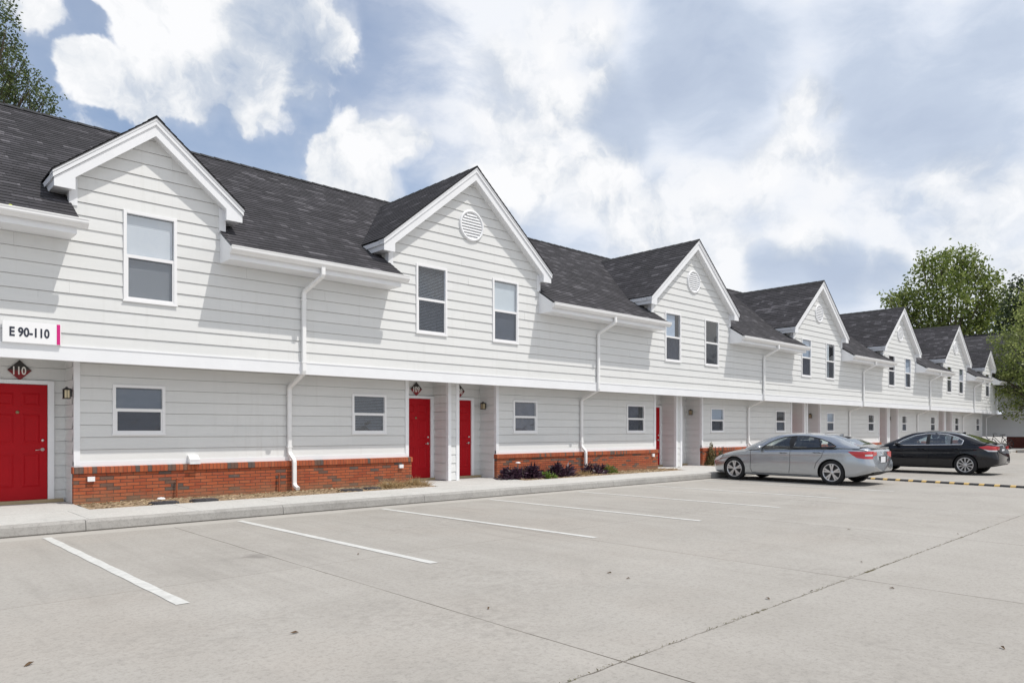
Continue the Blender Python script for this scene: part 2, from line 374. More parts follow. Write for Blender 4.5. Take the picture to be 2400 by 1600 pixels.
def m_leaf(name, cols, rough=.5, trans=.3):
    m = bpy.data.materials.new(name); m.use_nodes = True; t = NT(m.node_tree)
    isl = t.n('ShaderNodeNewGeometry').outputs['Random Per Island']
    oc = t.n('ShaderNodeTexCoord').outputs['Object']
    f = t.math('ADD', t.math('MULTIPLY', isl, .6), t.math('MULTIPLY', t.noise(oc, .8, 3, .5), .4))
    n = len(cols); c = t.ramp(f, [(.15+.7*i/(n-1), cc) for i, cc in enumerate(cols)])
    b = t.n('ShaderNodeBsdfPrincipled', {'Base Color': c, 'Roughness': rough, 'Specular IOR Level': .45})
    tl = t.n('ShaderNodeBsdfTranslucent', {'Color': c})
    mx = t.n('ShaderNodeMixShader', {0: trans, 1: b.outputs[0], 2: tl.outputs[0]}); t.n('ShaderNodeOutputMaterial', {0: mx.outputs[0]}); return m
def m_plaque():
    m = bpy.data.materials.new('plaque'); m.use_nodes = True; t = NT(m.node_tree)
    z = t.n('ShaderNodeSeparateXYZ', {0: t.n('ShaderNodeTexCoord').outputs['Object']}).outputs[2]
    c = t.mix(t.rng(z, -.035, .02), (.22, .004, .008), (.03, .028, .026))
    b = t.n('ShaderNodeBsdfPrincipled', {'Base Color': c, 'Roughness': .4}); t.n('ShaderNodeOutputMaterial', {0: b.outputs[0]}); return m
def m_lantern_glass():
    m = bpy.data.materials.new('lantern_glass'); m.use_nodes = True; t = NT(m.node_tree)
    b = t.n('ShaderNodeBsdfPrincipled', {'Base Color': (.62, .52, .33, 1), 'Roughness': .35}); t.n('ShaderNodeOutputMaterial', {0: b.outputs[0]}); return m

M_SID = m_siding(); M_TRIM = mat('white_trim', (.80, .81, .83), .45, vary=.03, vscale=2.)
M_GUT = mat('gutter_metal', (.82, .82, .82), .35, vary=.03, vscale=4., spec=.5); M_SOF = mat('soffit', (.64, .635, .62), .6, vary=.04)
M_BRK = m_brick(); M_CAP = m_brick(True); M_SHI = m_shingle(); M_RIDGE = mat('ridge_shingle', (.022, .022, .024), .9, vary=.3, vscale=6.)
M_LOT = m_concrete('lot_concrete', (.338, .319, .291), (.414, .395, .366)); M_WALK = m_concrete('walk_concrete', (.49, .485, .465), (.57, .565, .545), False, .8, .2)
M_KERB = m_concrete('kerb_concrete', (.30, .29, .275), (.42, .41, .39), False, 2.5, .5)
M_PAINT = mat('road_paint', (.54, .54, .52), .8, vary=.14, vscale=9., bump=.3, bscale=80)
M_GLASS = m_glass('window_glass', (.88, .91, .94), .05); M_SCR = m_screen(); M_VINYL = mat('vinyl_frame', (.82, .82, .83), .4)
M_BLIND = mat('blind_slat', (.74, .76, .78), .6); M_SHADE = mat('roller_shade', (.50, .55, .60), .8); M_ROOM = mat('dark_room', (.03, .036, .048), .9); M_ROOM2 = mat('curtain', (.16, .17, .22), .9, vary=.2, vscale=5.)  # M_ROOM: dark interior, its colour tinted blue for reflected sky
M_RED = mat('red_door', (.40, .004, .010), .5, spec=.18, vary=.06, vscale=2.); M_NICK = mat('nickel', (.72, .70, .67), .28, 1.); M_BRASS = mat('old_brass', (.3, .22, .13), .4, 1.)
M_BLK = mat('black_metal', (.012, .012, .013), .45); M_LGL = m_lantern_glass(); M_PLQ = m_plaque()
M_WHT = mat('white_sign', (.86, .86, .87), .35); M_PINK = mat('magenta_strip', (.62, .012, .20), .35); M_INK = mat('sign_ink', (.02, .025, .045), .5); M_NUM = mat('number_white', (.8, .79, .76), .5)
M_BARK = mat('bark', (.10, .08, .06), .9, vary=.35, vscale=8., bump=.6, bscale=14)
M_SOIL = mat('bed_soil', (.27, .195, .125), .95, vary=.4, vscale=10., bump=.8, bscale=30)
M_LID = mat('meter_lid', (.055, .055, .062), .6, vary=.25, vscale=12.); M_TAN = mat('threshold', (.42, .33, .2), .7, vary=.15)

# ------------------------------------------------------------------ setting
mb = MB(); mb.face([(-600, -600, 0), (900, -600, 0), (900, 900, 0), (-600, 900, 0)]); 
lot = struct('parking_lot', mb, M_LOT)
Y0, Y1, YD, YK = 13.36, 14.0, 14.64, 11.31
XL, XR = -2.6, 58.15
RECESS = [(-1.2, 2.80), (9.65, 12.41), (19.43, 22.17), (29.05, 31.75), (38.68, 41.26), (47.95, 50.55), (57.2, 59.4)]
# sidewalk with rounded kerb nose
def wk(p, a): return (a, p[0], p[1])
mb = MB()
prof = [(YK+.02, 0), (YK, .02), (YK+.015, .125), (YK+.035, .148), (YK+.06, .155), (YK+.16, .155), (YK+.16, 0)]
xs = [-12]+[2.41+2.89*k for k in range(-4, 16) if -11 < 2.41+2.89*k < 52]+[52.6]
for a, b in zip(xs[:-1], xs[1:]): mb.extr(prof, wk, a+.004, b-.004)
kerb = struct('kerb', mb, M_KERB)
mb = MB()
xs2 = [-12]+[.96+1.52*k for k in range(-8, 40) if -11.5 < .96+1.52*k < 57]+[59.6]
mb.box(-12, 59.6, YK+.165, 12.0, .0, .149)
for a, b in zip(xs2[:-1], xs2[1:]): mb.box(a+.004, b-.004, YK+.163, 12.83, .02, .155)
for (a, b) in RECESS:
    mb.box(a+.02, b-.02, 12.834, 14.62, .02, .156)
walk = struct('sidewalk', mb, M_WALK)
mb = MB()
for (a, b) in RECESS[:-1]: mb.box(a+.05, b-.05, 14.52, 14.70, .157, .213)
struct('threshold_step', mb, M_TAN, walk)
# planting beds
mb = MB(); BEDS = []
for (a, b) in zip(RECESS[:-1], RECESS[1:]):
    x0, x1 = a[1]-.02, b[0]+.02; BEDS.append((x0, x1))
    n = int((x1-x0)/.15)
    for i in range(n):
        for j in range(6):
            def P(ii, jj):
                x = x0+(x1-x0)*ii/n; y = 12.835+(14.0-12.835)*jj/6
                return (x, y, .135+.03*math.sin(jj/6*math.pi)+.012*math.sin(x*9.1+jj*2.2))
            mb.face([P(i, j), P(i+1, j), P(i+1, j+1), P(i, j+1)], 0, None, True)
bed = struct('planting_bed', mb, M_SOIL)
# parking lines (slightly askew, as painted)
PL = [(1.89, 11.0, 1.98, 6.05), (4.44, 11.0, 4.54, 6.1), (7.0, 10.95, 7.16, 6.1), (9.55, 10.95, 9.69, 6.12), (12.24, 10.95, 12.42, 6.2), (14.9, 10.9, 14.98, 6.25), (17.45, 10.9, 17.62, 6.05), (22.55, 10.9, 22.65, 6.05), (28.6, 10.9, 28.7, 6.0), (31.2, 10.9, 31.3, 6.0)]
for (xa, ya, xb, yb) in PL:
    mb = MB(); hw = .052; n = 24
    for i in range(n):
        t0, t1 = i/n, (i+1)/n
        def P(t, sgn): 
            x = xa+(xb-xa)*t; y = ya+(yb-ya)*t
            return (x+sgn*(hw+.004*math.sin(t*37+xa*5)), y, .004)
        mb.face([P(t0, -1), P(t0, 1), P(t1, 1), P(t1, -1)])
    struct('parking_line', mb, M_PAINT)
# ------------------------------------------------------------------ apartment building
def lap(mb, P, u0f, u1f, z0, zend, exp=.2125, holes=(), m=0, t0=.015, joints=True):
    z = z0; k = 0
    while z < zend-1e-4:
        zt = min(z+exp, zend); lipz = z
        cuts = sorted({z, zt}|{h[2] for h in holes if z < h[2] < zt}|{h[3] for h in holes if z < h[3] < zt})
        # board joints
        jp = []
        if joints:
            L0, L1 = u0f(z), u1f(z)
            x = L0+RNG.uniform(.6, 3.6)
            while x < L1-.3: jp.append(x); x += 3.66
        segs = [-1e9]+jp+[1e9]; offs = [t0+RNG.uniform(-.002, .002) for _ in segs]
        for za, zb in zip(cuts[:-1], cuts[1:]):
            iv = [(u0f(za), u1f(za), u0f(zb), u1f(zb))]
            zc = (za+zb)/2
            for h in holes:
                if h[2]-1e-6 < zc < h[3]+1e-6:
                    nv = []
                    for (a, b, a2, b2) in iv:
                        if h[0] > a and h[0] < b: nv.append((a, h[0], a2, h[0]))
                        if h[1] < b and h[1] > a: nv.append((h[1], b, h[1], b2))
                        if h[1] <= a or h[0] >= b: nv.append((a, b, a2, b2))
                    iv = nv
            for (a, b, a2, b2) in iv:
                for si in range(len(segs)-1):
                    s0, s1 = segs[si], segs[si+1]
                    aa, bb = max(a, s0+.0005), min(b, s1-.0005); aa2, bb2 = max(a2, s0+.0005), min(b2, s1-.0005)
                    if bb-aa < 1e-4 and bb2-aa2 < 1e-4: continue
                    if bb < aa: bb = aa
                    if bb2 < aa2: aa2 = bb2 = min(max(aa2, a2), b2)
                    o = offs[si]
                    oa = .003+o*(1-(za-lipz)/exp); ob = .003+o*(1-(zb-lipz)/exp)
                    zc2 = zb-.007 if (zb == zt and zt < zend-1e-4) else zb
                    mb.face([P(aa, za, oa), P(bb, za, oa), P(bb2, zc2, ob), P(aa2, zc2, ob)], m)
                    if zc2 < zb: mb.face([P(aa2, zc2, ob), P(bb2, zc2, ob), P(bb2, zc2, -.018), P(aa2, zc2, -.018)], m); mb.face([P(aa2, zc2, -.018), P(bb2, zc2, -.018), P(bb2, zb, -.018), P(aa2, zb, -.018)], m)
                    if za == lipz: mb.face([P(aa, za, -.018), P(bb, za, -.018), P(bb, za, oa), P(aa, za, oa)], m)
        z = zt
BLD = thing('apartment_building', (0, 0, 0), 'long two storey white sided apartment building with gabled dormers and red doors', 'building')
D1, D7 = 3.86, 55.78
DBL = [11.04, 20.67, 30.2, 39.72, 48.93]
DORM = [(D1, 1.24, False)]+[(x, 2.345, True) for x in DBL]+[(D7, 1.13, False)]
UW = []   # upper windows (x0,x1,z0,z1)
UW.append((3.40, 4.26, 3.60, 5.15))
for x in DBL: UW += [(x-1.62, x-.74, 3.61, 5.20), (x+.69, x+1.57, 3.61, 5.20)]
UW.append((D7-.38, D7+.50, 3.61, 5.18))
GW = [(3.39, 4.26), (8.15, 9.04), (13.03, 13.93), (17.91, 18.84), (22.77, 23.67), (27.64, 28.48), (32.44, 33.24), (37.20, 38.0), (41.88, 42.62), (46.55, 47.38), (51.15, 51.98), (55.78, 56.62)]
front = lambda y: (lambda u, z, o: (u, y-o, z))
EXU = .2165
# upper wall
mb = MB(); hl = [(a+.03, b-.03, c+.03, d-.03) for a, b, c, d in UW]
lap(mb, front(Y0), lambda z: XL, lambda z: XR, 2.76, 2.76+9*EXU, EXU, hl)
mb.face([(XR, Y0, 2.53), (XR, 24, 2.53), (XR, 24, 5.0), (XR, Y0, 5.0)]); mb.face([(XL, Y0, 2.53), (XL, 24, 2.53), (XL, 24, 5.0), (XL, Y0, 5.0)])
mb.face([(XL, 18.05, 8.1), (XL, Y0, 5.0), (XL, 22.7, 5.0)]); mb.face([(XL, 22.74, 0), (XR, 22.74, 0), (XR, 22.74, 5), (XL, 22.74, 5)])
UPW = mb.build('upper_wall', M_SID, BLD)
mb = MB(); mb.box(XL-.02, XR+.02, Y0-.035, Y0+.05, 2.53, 2.755); mb.box(XL-.02, XR+.02, Y0-.045, Y0, 2.752, 2.768)
mb.build('fascia_band', M_TRIM, BLD)
mb = MB(); mb.face([(XL, Y0+.04, 2.665), (XR, Y0+.04, 2.665), (XR, 15.2, 2.665), (XL, 15.2, 2.665)])
for u, v in ((1319, 912), (1080, 895), (720, 873)): 
    p = atY(u, v, 13.7); mb.box(p.x-.12, p.x+.12, 13.62, 13.72, 2.650, 2.6645, 1)
mb.build('soffit', [M_SOF, M_BLK], BLD)
# lower walls, brick skirts, trims per segment
segs = [(a[1], b[0]) for a, b in zip(RECESS[:-1], RECESS[1:])]
for (x0, x1) in segs:
    mb = MB(); hl = [(a+.03, b-.03, 1.35, 2.19) for a, b in GW if x0 < a < x1]
    lap(mb, front(Y1), lambda z: x0+.07, lambda z: x1-.07, .865, 2.67, .2125, hl)
    # recess side walls
    lap(mb, lambda u, z, o: (x0-o, u, z), lambda z: Y1+.05, lambda z: YD+.02, .155, 2.67, .2125, (), 0, .012, False)
    lap(mb, lambda u, z, o: (x1+o, u, z), lambda z: Y1+.05, lambda z: YD+.02, .155, 2.67, .2125, (), 0, .012, False)
    lw = mb.build('lower_wall', M_SID, BLD)
    mb = MB()
    mb.box(x0-.005, x0+.088, Y1-.032, Y1+.06, .80, 2.66); mb.box(x1-.088, x1+.005, Y1-.032, Y1+.06, .80, 2.66)
    mb.box(x0-.005, x1+.005, Y1-.029, Y1+.02, .775, .868)
    mb.box(x0-.018, x0+.0, Y1+.004, Y1+.07, .16, .80); mb.box(x1-.0, x1+.018, Y1+.004, Y1+.07, .16, .80)
    mb.build('corner_trim', M_TRIM, lw)
    mb = MB(); bx0, bx1 = x0-.02, x1+.05
    yb = Y1-.075
    def q(a, b, y, z0, z1, m): mb.face([(a, y, z0), (b, y, z0), (b, y, z1), (a, y, z1)], m, [(a, z0), (b, z0), (b, z1), (a, z1)])
    q(bx0, bx1, yb, .0, .668, 0)
    for xx in (bx0, bx1): mb.face([(xx, yb, 0), (xx, Y1+.03, 0), (xx, Y1+.03, .668), (xx, yb, .668)], 0, [(yb, 0), (Y1+.03, 0), (Y1+.03, .668), (yb, .668)])
    yc = yb-.028; a, b = bx0-.015, bx1+.015
    z0, z1 = .668, .772
    mb.face([(a, yc, z0), (b, yc, z0), (b, yc, z1), (a, yc, z1)], 1, [(a, .005), (b, .005), (b, .112), (a, .112)])
    mb.face([(a, yc, z1), (b, yc, z1), (b, Y1, z1+.012), (a, Y1, z1+.012)], 1, [(a, .005), (b, .005), (b, .112), (a, .112)])
    mb.face([(a, yc, z0), (b, yc, z0), (b, yb, z0), (a, yb, z0)], 1, [(a, .02), (b, .02), (b, .04), (a, .04)])
    for xx in (a, b): mb.face([(xx, yc, z0), (xx, Y1+.03, z0), (xx, Y1+.03, z1+.01), (xx, yc, z1)], 1, [(0, .005), (.14, .005), (.14, .112), (0, .112)])
    mb.build('brick_skirt', [M_BRK, M_CAP], BLD)
# recess back walls, dividers and doors
def door_mesh(w=.86, h=1.975):
    """six panel door slab, origin bottom centre, facing -y"""
    mb = MB(); mb.box(-w/2, w/2, -.02, .02, 0, h)
    px = [(-w/2+.11, -.055), (.055, w/2-.11)]
    for (za, zb) in ((.22, .80), (.96, 1.47), (1.60, 1.83)):
        for (a, b) in px:
            zb_ = zb
            # sunk moulding: frame of bevels around a raised field
            o = [(a, za), (b, za), (b, zb_), (a, zb_)]; i1 = [(a+.03, za+.03), (b-.03, za+.03), (b-.03, zb_-.03), (a+.03, zb_-.03)]; i2 = [(a+.055, za+.055), (b-.055, za+.055), (b-.055, zb_-.055), (a+.055, zb_-.055)]
            for k in range(4):
                k2 = (k+1) % 4
                mb.face([(o[k][0], -.0205, o[k][1]), (o[k2][0], -.0205, o[k2][1]), (i1[k2][0], -.033, i1[k2][1]), (i1[k][0], -.033, i1[k][1])])
                mb.face([(i1[k][0], -.033, i1[k][1]), (i1[k2][0], -.033, i1[k2][1]), (i2[k2][0], -.0215, i2[k2][1]), (i2[k][0], -.0215, i2[k][1])])
            mb.face([(p[0], -.0215, p[1]) for p in i2])
    return mb
DOORS = []   # (centre x, hinge side)
proto_door = None
def add_door(cx, handle_side):
    global proto_door
    if proto_door is None:
        d = door_mesh().build('door', M_RED, BLD); proto_door = d
        mb = MB(); w, h = .43, 1.975
        mb.box(-w-.10, -w-.005, -.045, .03, -.05, h+.075); mb.box(w+.005, w+.10, -.045, .03, -.05, h+.075); mb.box(-w-.005, w+.005, -.045, .03, h+.008, h+.075)
        mb.build('door_frame', M_TRIM, d)
        mb = MB(); mb.lathe([(.0, .03), (.02, .028), (.026, .0), (.026, -.002)], (.36*1, -.02, 1.02), (0, -1, 0), 14); mb.build('deadbolt', M_NICK, d)
        mb = MB(); mb.lathe([(.0, .02), (.028, .015), (.032, 0)], (.36, -.02, .86), (0, -1, 0), 14); mb.tube([(.36, -.03, .86), (.36, -.065, .86), (.25, -.062, .855)], .011, 8); mb.build('handle', M_NICK, d)
        mb = MB(); mb.lathe([(0, .015), (.012, .012), (.028, .006), (.03, 0)], (0, -.02, 1.50), (0, -1, 0), 14); mb.build('peephole', M_BRASS, d)
    else: d = copy_tree(proto_door, BLD)
    d.location = (cx, YD-.012, .215)
    return d
LB = []
for i, (a, b) in enumerate(RECESS):
    c = (a+b)/2; mb = MB()
    if i == 0: dc = [(2.09, 1)]
    elif i == len(RECESS)-1: dc = [(58.2, 1)]
    else: dc = [(a+.66, 1), (b-.77, 1)]
    xe = min(b, XR) if i == len(RECESS)-1 else b
    holes = [(x-.50, x+.50, .0, 2.26) for x, s in dc]
    lap(mb, front(YD), lambda z: a, lambda z: xe, .155, 2.67, .2125, holes, 0, .012, False)
    bw = mb.build('recess_wall', M_SID, BLD)
    for x, s in dc:
        add_door(x, s)
    if 0 < i < len(RECESS)-1:
        x0, x1 = c-.18, c+.13
        mb = MB()
        lap(mb, front(Y1), lambda z: x0+.06, lambda z: x1-.06, .17, 2.67, .2125, (), 0, .012, False)
        lap(mb, lambda u, z, o: (x0-o, u, z), lambda z: Y1+.05, lambda z: YD, .17, 2.67, .2125, (), 0, .012, False)
        lap(mb, lambda u, z, o: (x1+o, u, z), lambda z: Y1+.05, lambda z: YD, .17, 2.67, .2125, (), 0, .012, False)
        dv = mb.build('divider_wall', M_SID, BLD)
        mb = MB(); mb.box(x0-.02, x0+.075, Y1-.025, Y1+.07, .158, 2.66); mb.box(x1-.075, x1+.02, Y1-.025, Y1+.07, .158, 2.66)
        mb.build('corner_trim', M_TRIM, dv)
    if i == 0:
        mb = MB(); mb.box(a-1.5, a, Y1, YD+.1, 0, 2.66); mb.build('end_wall', M_SID, BLD)
# ------------------------------------------------------------------ windows
def make_window(x0, x1, z0, z1, y, up, lo, scr=True, seed=0):
    rn = random.Random(seed); mb = MB(); fw = .05; cx = (x0+x1)/2
    yo, yi = y-.034, y+.035
    mb.box(x0, x0+fw, yo, yi, z0, z1); mb.box(x1-fw, x1, yo, yi, z0, z1)
    mb.box(x0+fw, x1-fw, yo, yi, z1-fw, z1); mb.box(x0+fw, x1-fw, yo, yi, z0, z0+fw)
    mb.box(x0-.012, x1+.012, yo-.006, yo-.0005, z0-.004, z0+.022)     # sill nose
    zm = (z0+z1)/2
    mb.box(x0+fw, x1-fw, yo+.010, yi-.012, zm-.028, zm+.028)
    # sash stiles
    mb.box(x0+fw, x0+fw+.026, yo+.013, yi-.012, z0+fw, zm-.028); mb.box(x1-fw-.026, x1-fw, yo+.013, yi-.012, z0+fw, zm-.028); mb.box(x0+fw+.026, x1-fw-.026, yo+.013, yi-.012, z0+fw, z0+fw+.03)
    # reveal and room behind
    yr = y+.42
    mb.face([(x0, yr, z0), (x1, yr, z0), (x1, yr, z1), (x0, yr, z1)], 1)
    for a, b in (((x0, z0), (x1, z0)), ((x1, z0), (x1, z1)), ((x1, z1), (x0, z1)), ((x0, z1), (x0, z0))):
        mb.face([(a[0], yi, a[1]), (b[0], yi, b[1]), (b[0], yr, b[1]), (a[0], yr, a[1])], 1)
    wn = mb.build('window', [M_VINYL, M_ROOM], BLD)
    for (za, zb, st, yy) in ((zm+.028, z1-fw, up, y-.004), (z0+fw, zm-.028, lo, y+.003)):
        p = MB(); p.face([(x0+fw, yy, za), (x1-fw, yy, za), (x1-fw, yy, zb), (x0+fw, yy, zb)]); p.build('pane', M_GLASS, wn)
        b = MB(); a0, a1 = x0+fw+.006, x1-fw-.006; yb = y+.042
        if st[0] == 'closed' or st[0] == 'open':
            nn = int((zb-za)/.034)
            for k in range(nn):
                z = za+.034*(k+.5)
                if st[0] == 'closed': b.face([(a0, yb+.004, z+.020), (a1, yb+.004, z+.020), (a1, yb-.001, z-.016), (a0, yb-.001, z-.016)])
                else: b.face([(a0, yb+.013, z+.006), (a1, yb+.013, z+.006), (a1, yb-.013, z-.004), (a0, yb-.013, z-.004)])
            b.build('blind', M_BLIND if len(st) < 2 else st[1], wn)
        elif st[0] == 'part':   # covering over part of the width
            f = st[2]; b.face([(a0, yb, za), (a0+(a1-a0)*f, yb, za), (a0+(a1-a0)*f, yb, zb), (a0, yb, zb)]); b.build('curtain', st[1], wn)
        elif st[0] == 'shade':
            b.face([(a0, yb, za), (a1, yb, za), (a1, yb, zb), (a0, yb, zb)]); b.build('shade', st[1], wn)
    if scr:
        p = MB(); p.face([(x0+fw, y-.019, z0+fw), (x1-fw, y-.019, z0+fw), (x1-fw, y-.019, zm-.02), (x0+fw, y-.019, zm-.02)]); p.build('insect_screen', M_SCR, wn)
    return wn
SH1 = mat('pale_shade', (.66, .70, .72), .8); SH2 = mat('blue_shade', (.42, .49, .58), .8); SH3 = mat('slate_curtain', (.06, .067, .10), .9, vary=.3, vscale=4.); SH4 = mat('grey_curtain', (.24, .27, .33), .9, vary=.15, vscale=3.)  # SH4: grey curtain with the glass's bluish sky reflection mixed into its colour
BLU = mat('sky_tint_blind', (.74, .81, .90), .6); CL = ('closed',); OP = ('open', BLU); OPG = ('open', mat('grey_blind', (.30, .34, .39), .6)); ND = ('none',)  # BLU: blue of the sky reflected in the panes, painted into the slats
ust = [(CL, CL), (OP, OP), (('shade', SH1), ('shade', SH4)), (('part', SH2, .74), ('shade', SH3)), (ND, ND), (('shade', SH2), ('shade', SH3)), (('part', SH1, .5), ('part', SH1, .5)),
       (ND, ND), (('shade', SH2), ('part', SH2, .6)), (ND, ND), (('shade', SH4), ND), (ND, ND)]
for k, (wd, st) in enumerate(zip(UW, ust)): make_window(*wd, Y0, st[0], st[1], True, k)
CD = ('closed', mat('dim_blind', (.085, .11, .15), .7)); gst = [(CD, ('shade', SH3)), (OPG, OPG), (('closed', SH3), ('closed', SH3)), (('part', SH3, .75), ('part', SH3, .75)), (('shade', SH2), ('part', SH3, .8)), (ND, ('shade', SH4)), (('shade', SH2), ('shade', SH4)), (ND, ND), (ND, ('shade', SH4)), (ND, ND), (ND, ND), (ND, ND)]
for k, (g, st) in enumerate(zip(GW, gst)): make_window(g[0], g[1], 1.32, 2.215, Y1, st[0], st[1], k not in (1, 2), 50+k)
# ------------------------------------------------------------------ main roof
EY, EZ, SL = 12.80, 4.735, .655
RY = 18.05; RZ = EZ+SL*(RY-EY)
BOX = [(XL, 2.63), (5.01, 8.71), (13.36, 18.43), (22.97, 28.0), (32.53, 37.5), (42.0, 46.7), (51.15, 54.68), (56.84, XR+.3)]
def shingles(mb, P, u0f, u1f, smax, hs, m=0, uoff=0.):
    """courses up a slope: P(u, s, lift)"""
    n = int(math.ceil(smax/hs))
    for k in range(n):
        s0, s1 = k*hs, min((k+1)*hs, smax)
        a, b, a2, b2 = u0f(s0), u1f(s0), u0f(s1), u1f(s1)
        if b <= a: break
        mb.face([P(a, s0, .011), P(b, s0, .011), P(b2, s1, .002), P(a2, s1, .002)], m, [(a+uoff, s0), (b+uoff, s0), (b2+uoff, s1), (a2+uoff, s1)])
        mb.face([P(a, s0, 0.), P(b, s0, 0.), P(b, s0, .011), P(a, s0, .011)], m, [(a+uoff, s0+.02), (b+uoff, s0+.02), (b+uoff, s0+.03), (a+uoff, s0+.03)])
ca = 1/math.hypot(1, SL)
def PR(u, s, l): return (u, EY+s*ca-l*SL*ca, EZ+s*SL*ca+l*ca)
mb = MB(); S_tot = (RY-EY)/ca; s_w = (Y0+.03-EY)/ca
HS = .142; s_w = round(s_w/HS)*HS
for (a, b) in BOX:
    shingles(mb, PR, lambda s: a-.0, lambda s: b+.0, s_w, HS)
def PR2(u, s, l): return PR(u, s+s_w, l)
n = int(math.ceil((S_tot-s_w)/HS))
for k in range(n):
    s0, s1 = s_w+k*HS, min(s_w+(k+1)*HS, S_tot)
    mb.face([PR(XL, s0, .011), PR(XR+.4, s0, .011), PR(XR+.4, s1, .002), PR(XL, s1, .002)], 0, [(XL, s0), (XR+.4, s0), (XR+.4, s1), (XL, s1)])
    mb.face([PR(XL, s0, 0), PR(XR+.4, s0, 0), PR(XR+.4, s0, .011), PR(XL, s0, .011)], 0, [(XL, s0+.02), (XR+.4, s0+.02), (XR+.4, s0+.03), (XL, s0+.03)])
mb.face([(XL, RY, RZ), (XR+.4, RY, RZ), (XR+.4, 23.3, 4.735), (XL, 23.3, 4.735)], 0, [(XL, 0), (XR, 0), (XR, 6), (XL, 6)])
ROOF = mb.build('roof', M_SHI, BLD)
mb = MB(); x = XL
while x < XR+.4:
    x2 = min(x+.33, XR+.4)
    for sgn in (-1, 1):
        mb.face([(x, RY, RZ+.035), (x2+.03, RY, RZ+.022), (x2+.03, RY+sgn*.15, RZ-.15*SL+.022), (x, RY+sgn*.15, RZ-.15*SL+.035)])
    x = x2
mb.build('ridge_cap', M_RIDGE, ROOF)
# eave boxes with gutters
DSX = [6.66, 15.73, 25.38, 34.88, 44.25, 52.72, 58.30]
for i, (a, b) in enumerate(BOX):
    mb = MB(); pf = [(Y0+.03, 4.49), (12.87, 4.49), (12.87, 4.70), (12.84, 4.715), (Y0+.03, 4.715+SL*(Y0+.03-12.84))]
    mb.extr(pf, wk, a+.012, b-.012)
    eb = mb.build('eave_box', M_SOF if False else M_TRIM, BLD)
    mb = MB()
    pf = [(12.868, 4.59), (12.80, 4.59), (12.775, 4.625), (12.755, 4.64), (12.745, 4.665), (12.745, 4.718), (12.76, 4.718), (12.868, 4.70)]
    gb = b+.13 if i < len(BOX)-1 else b
    mb.extr(pf, wk, a-.005, gb)
    mb.box(a-.004, gb, 12.738, 12.752, 4.705, 4.724)
    mb.build('gutter', M_GUT, eb)
# downspouts
def downspout(x):
    mb = MB(); A = (.043, .034)
    up = [(x+.16, 12.805, 4.63), (x+.16, 12.805, 4.47), (x+.155, 12.83, 4.43), (x+.015, 13.27, 4.19), (x, 13.295, 4.14), (x, 13.295, 2.60), (x, 13.31, 2.545), (x, 13.90, 2.305), (x, 13.935, 2.25), (x, 13.935, .97), (x+.005, 13.92, .92), (x+.05, 13.835, .80), (x+.055, 13.825, .75), (x+.055, 13.825, .32), (x+.055, 13.80, .265), (x+.055, 13.66, .215)]
    mb.tube(up, .04, 12, 0, True, False, (A[0], A[1]))
    for z in (4.0, 2.75): mb.box(x-.052, x+.052, 13.258, 13.345, z, z+.03)
    for z in (2.1, 1.05): mb.box(x-.052, x+.052, 13.898, 13.98, z, z+.03)
    return mb.build('downspout', M_GUT, BLD)
for x in DSX[:-1]: downspout(x)
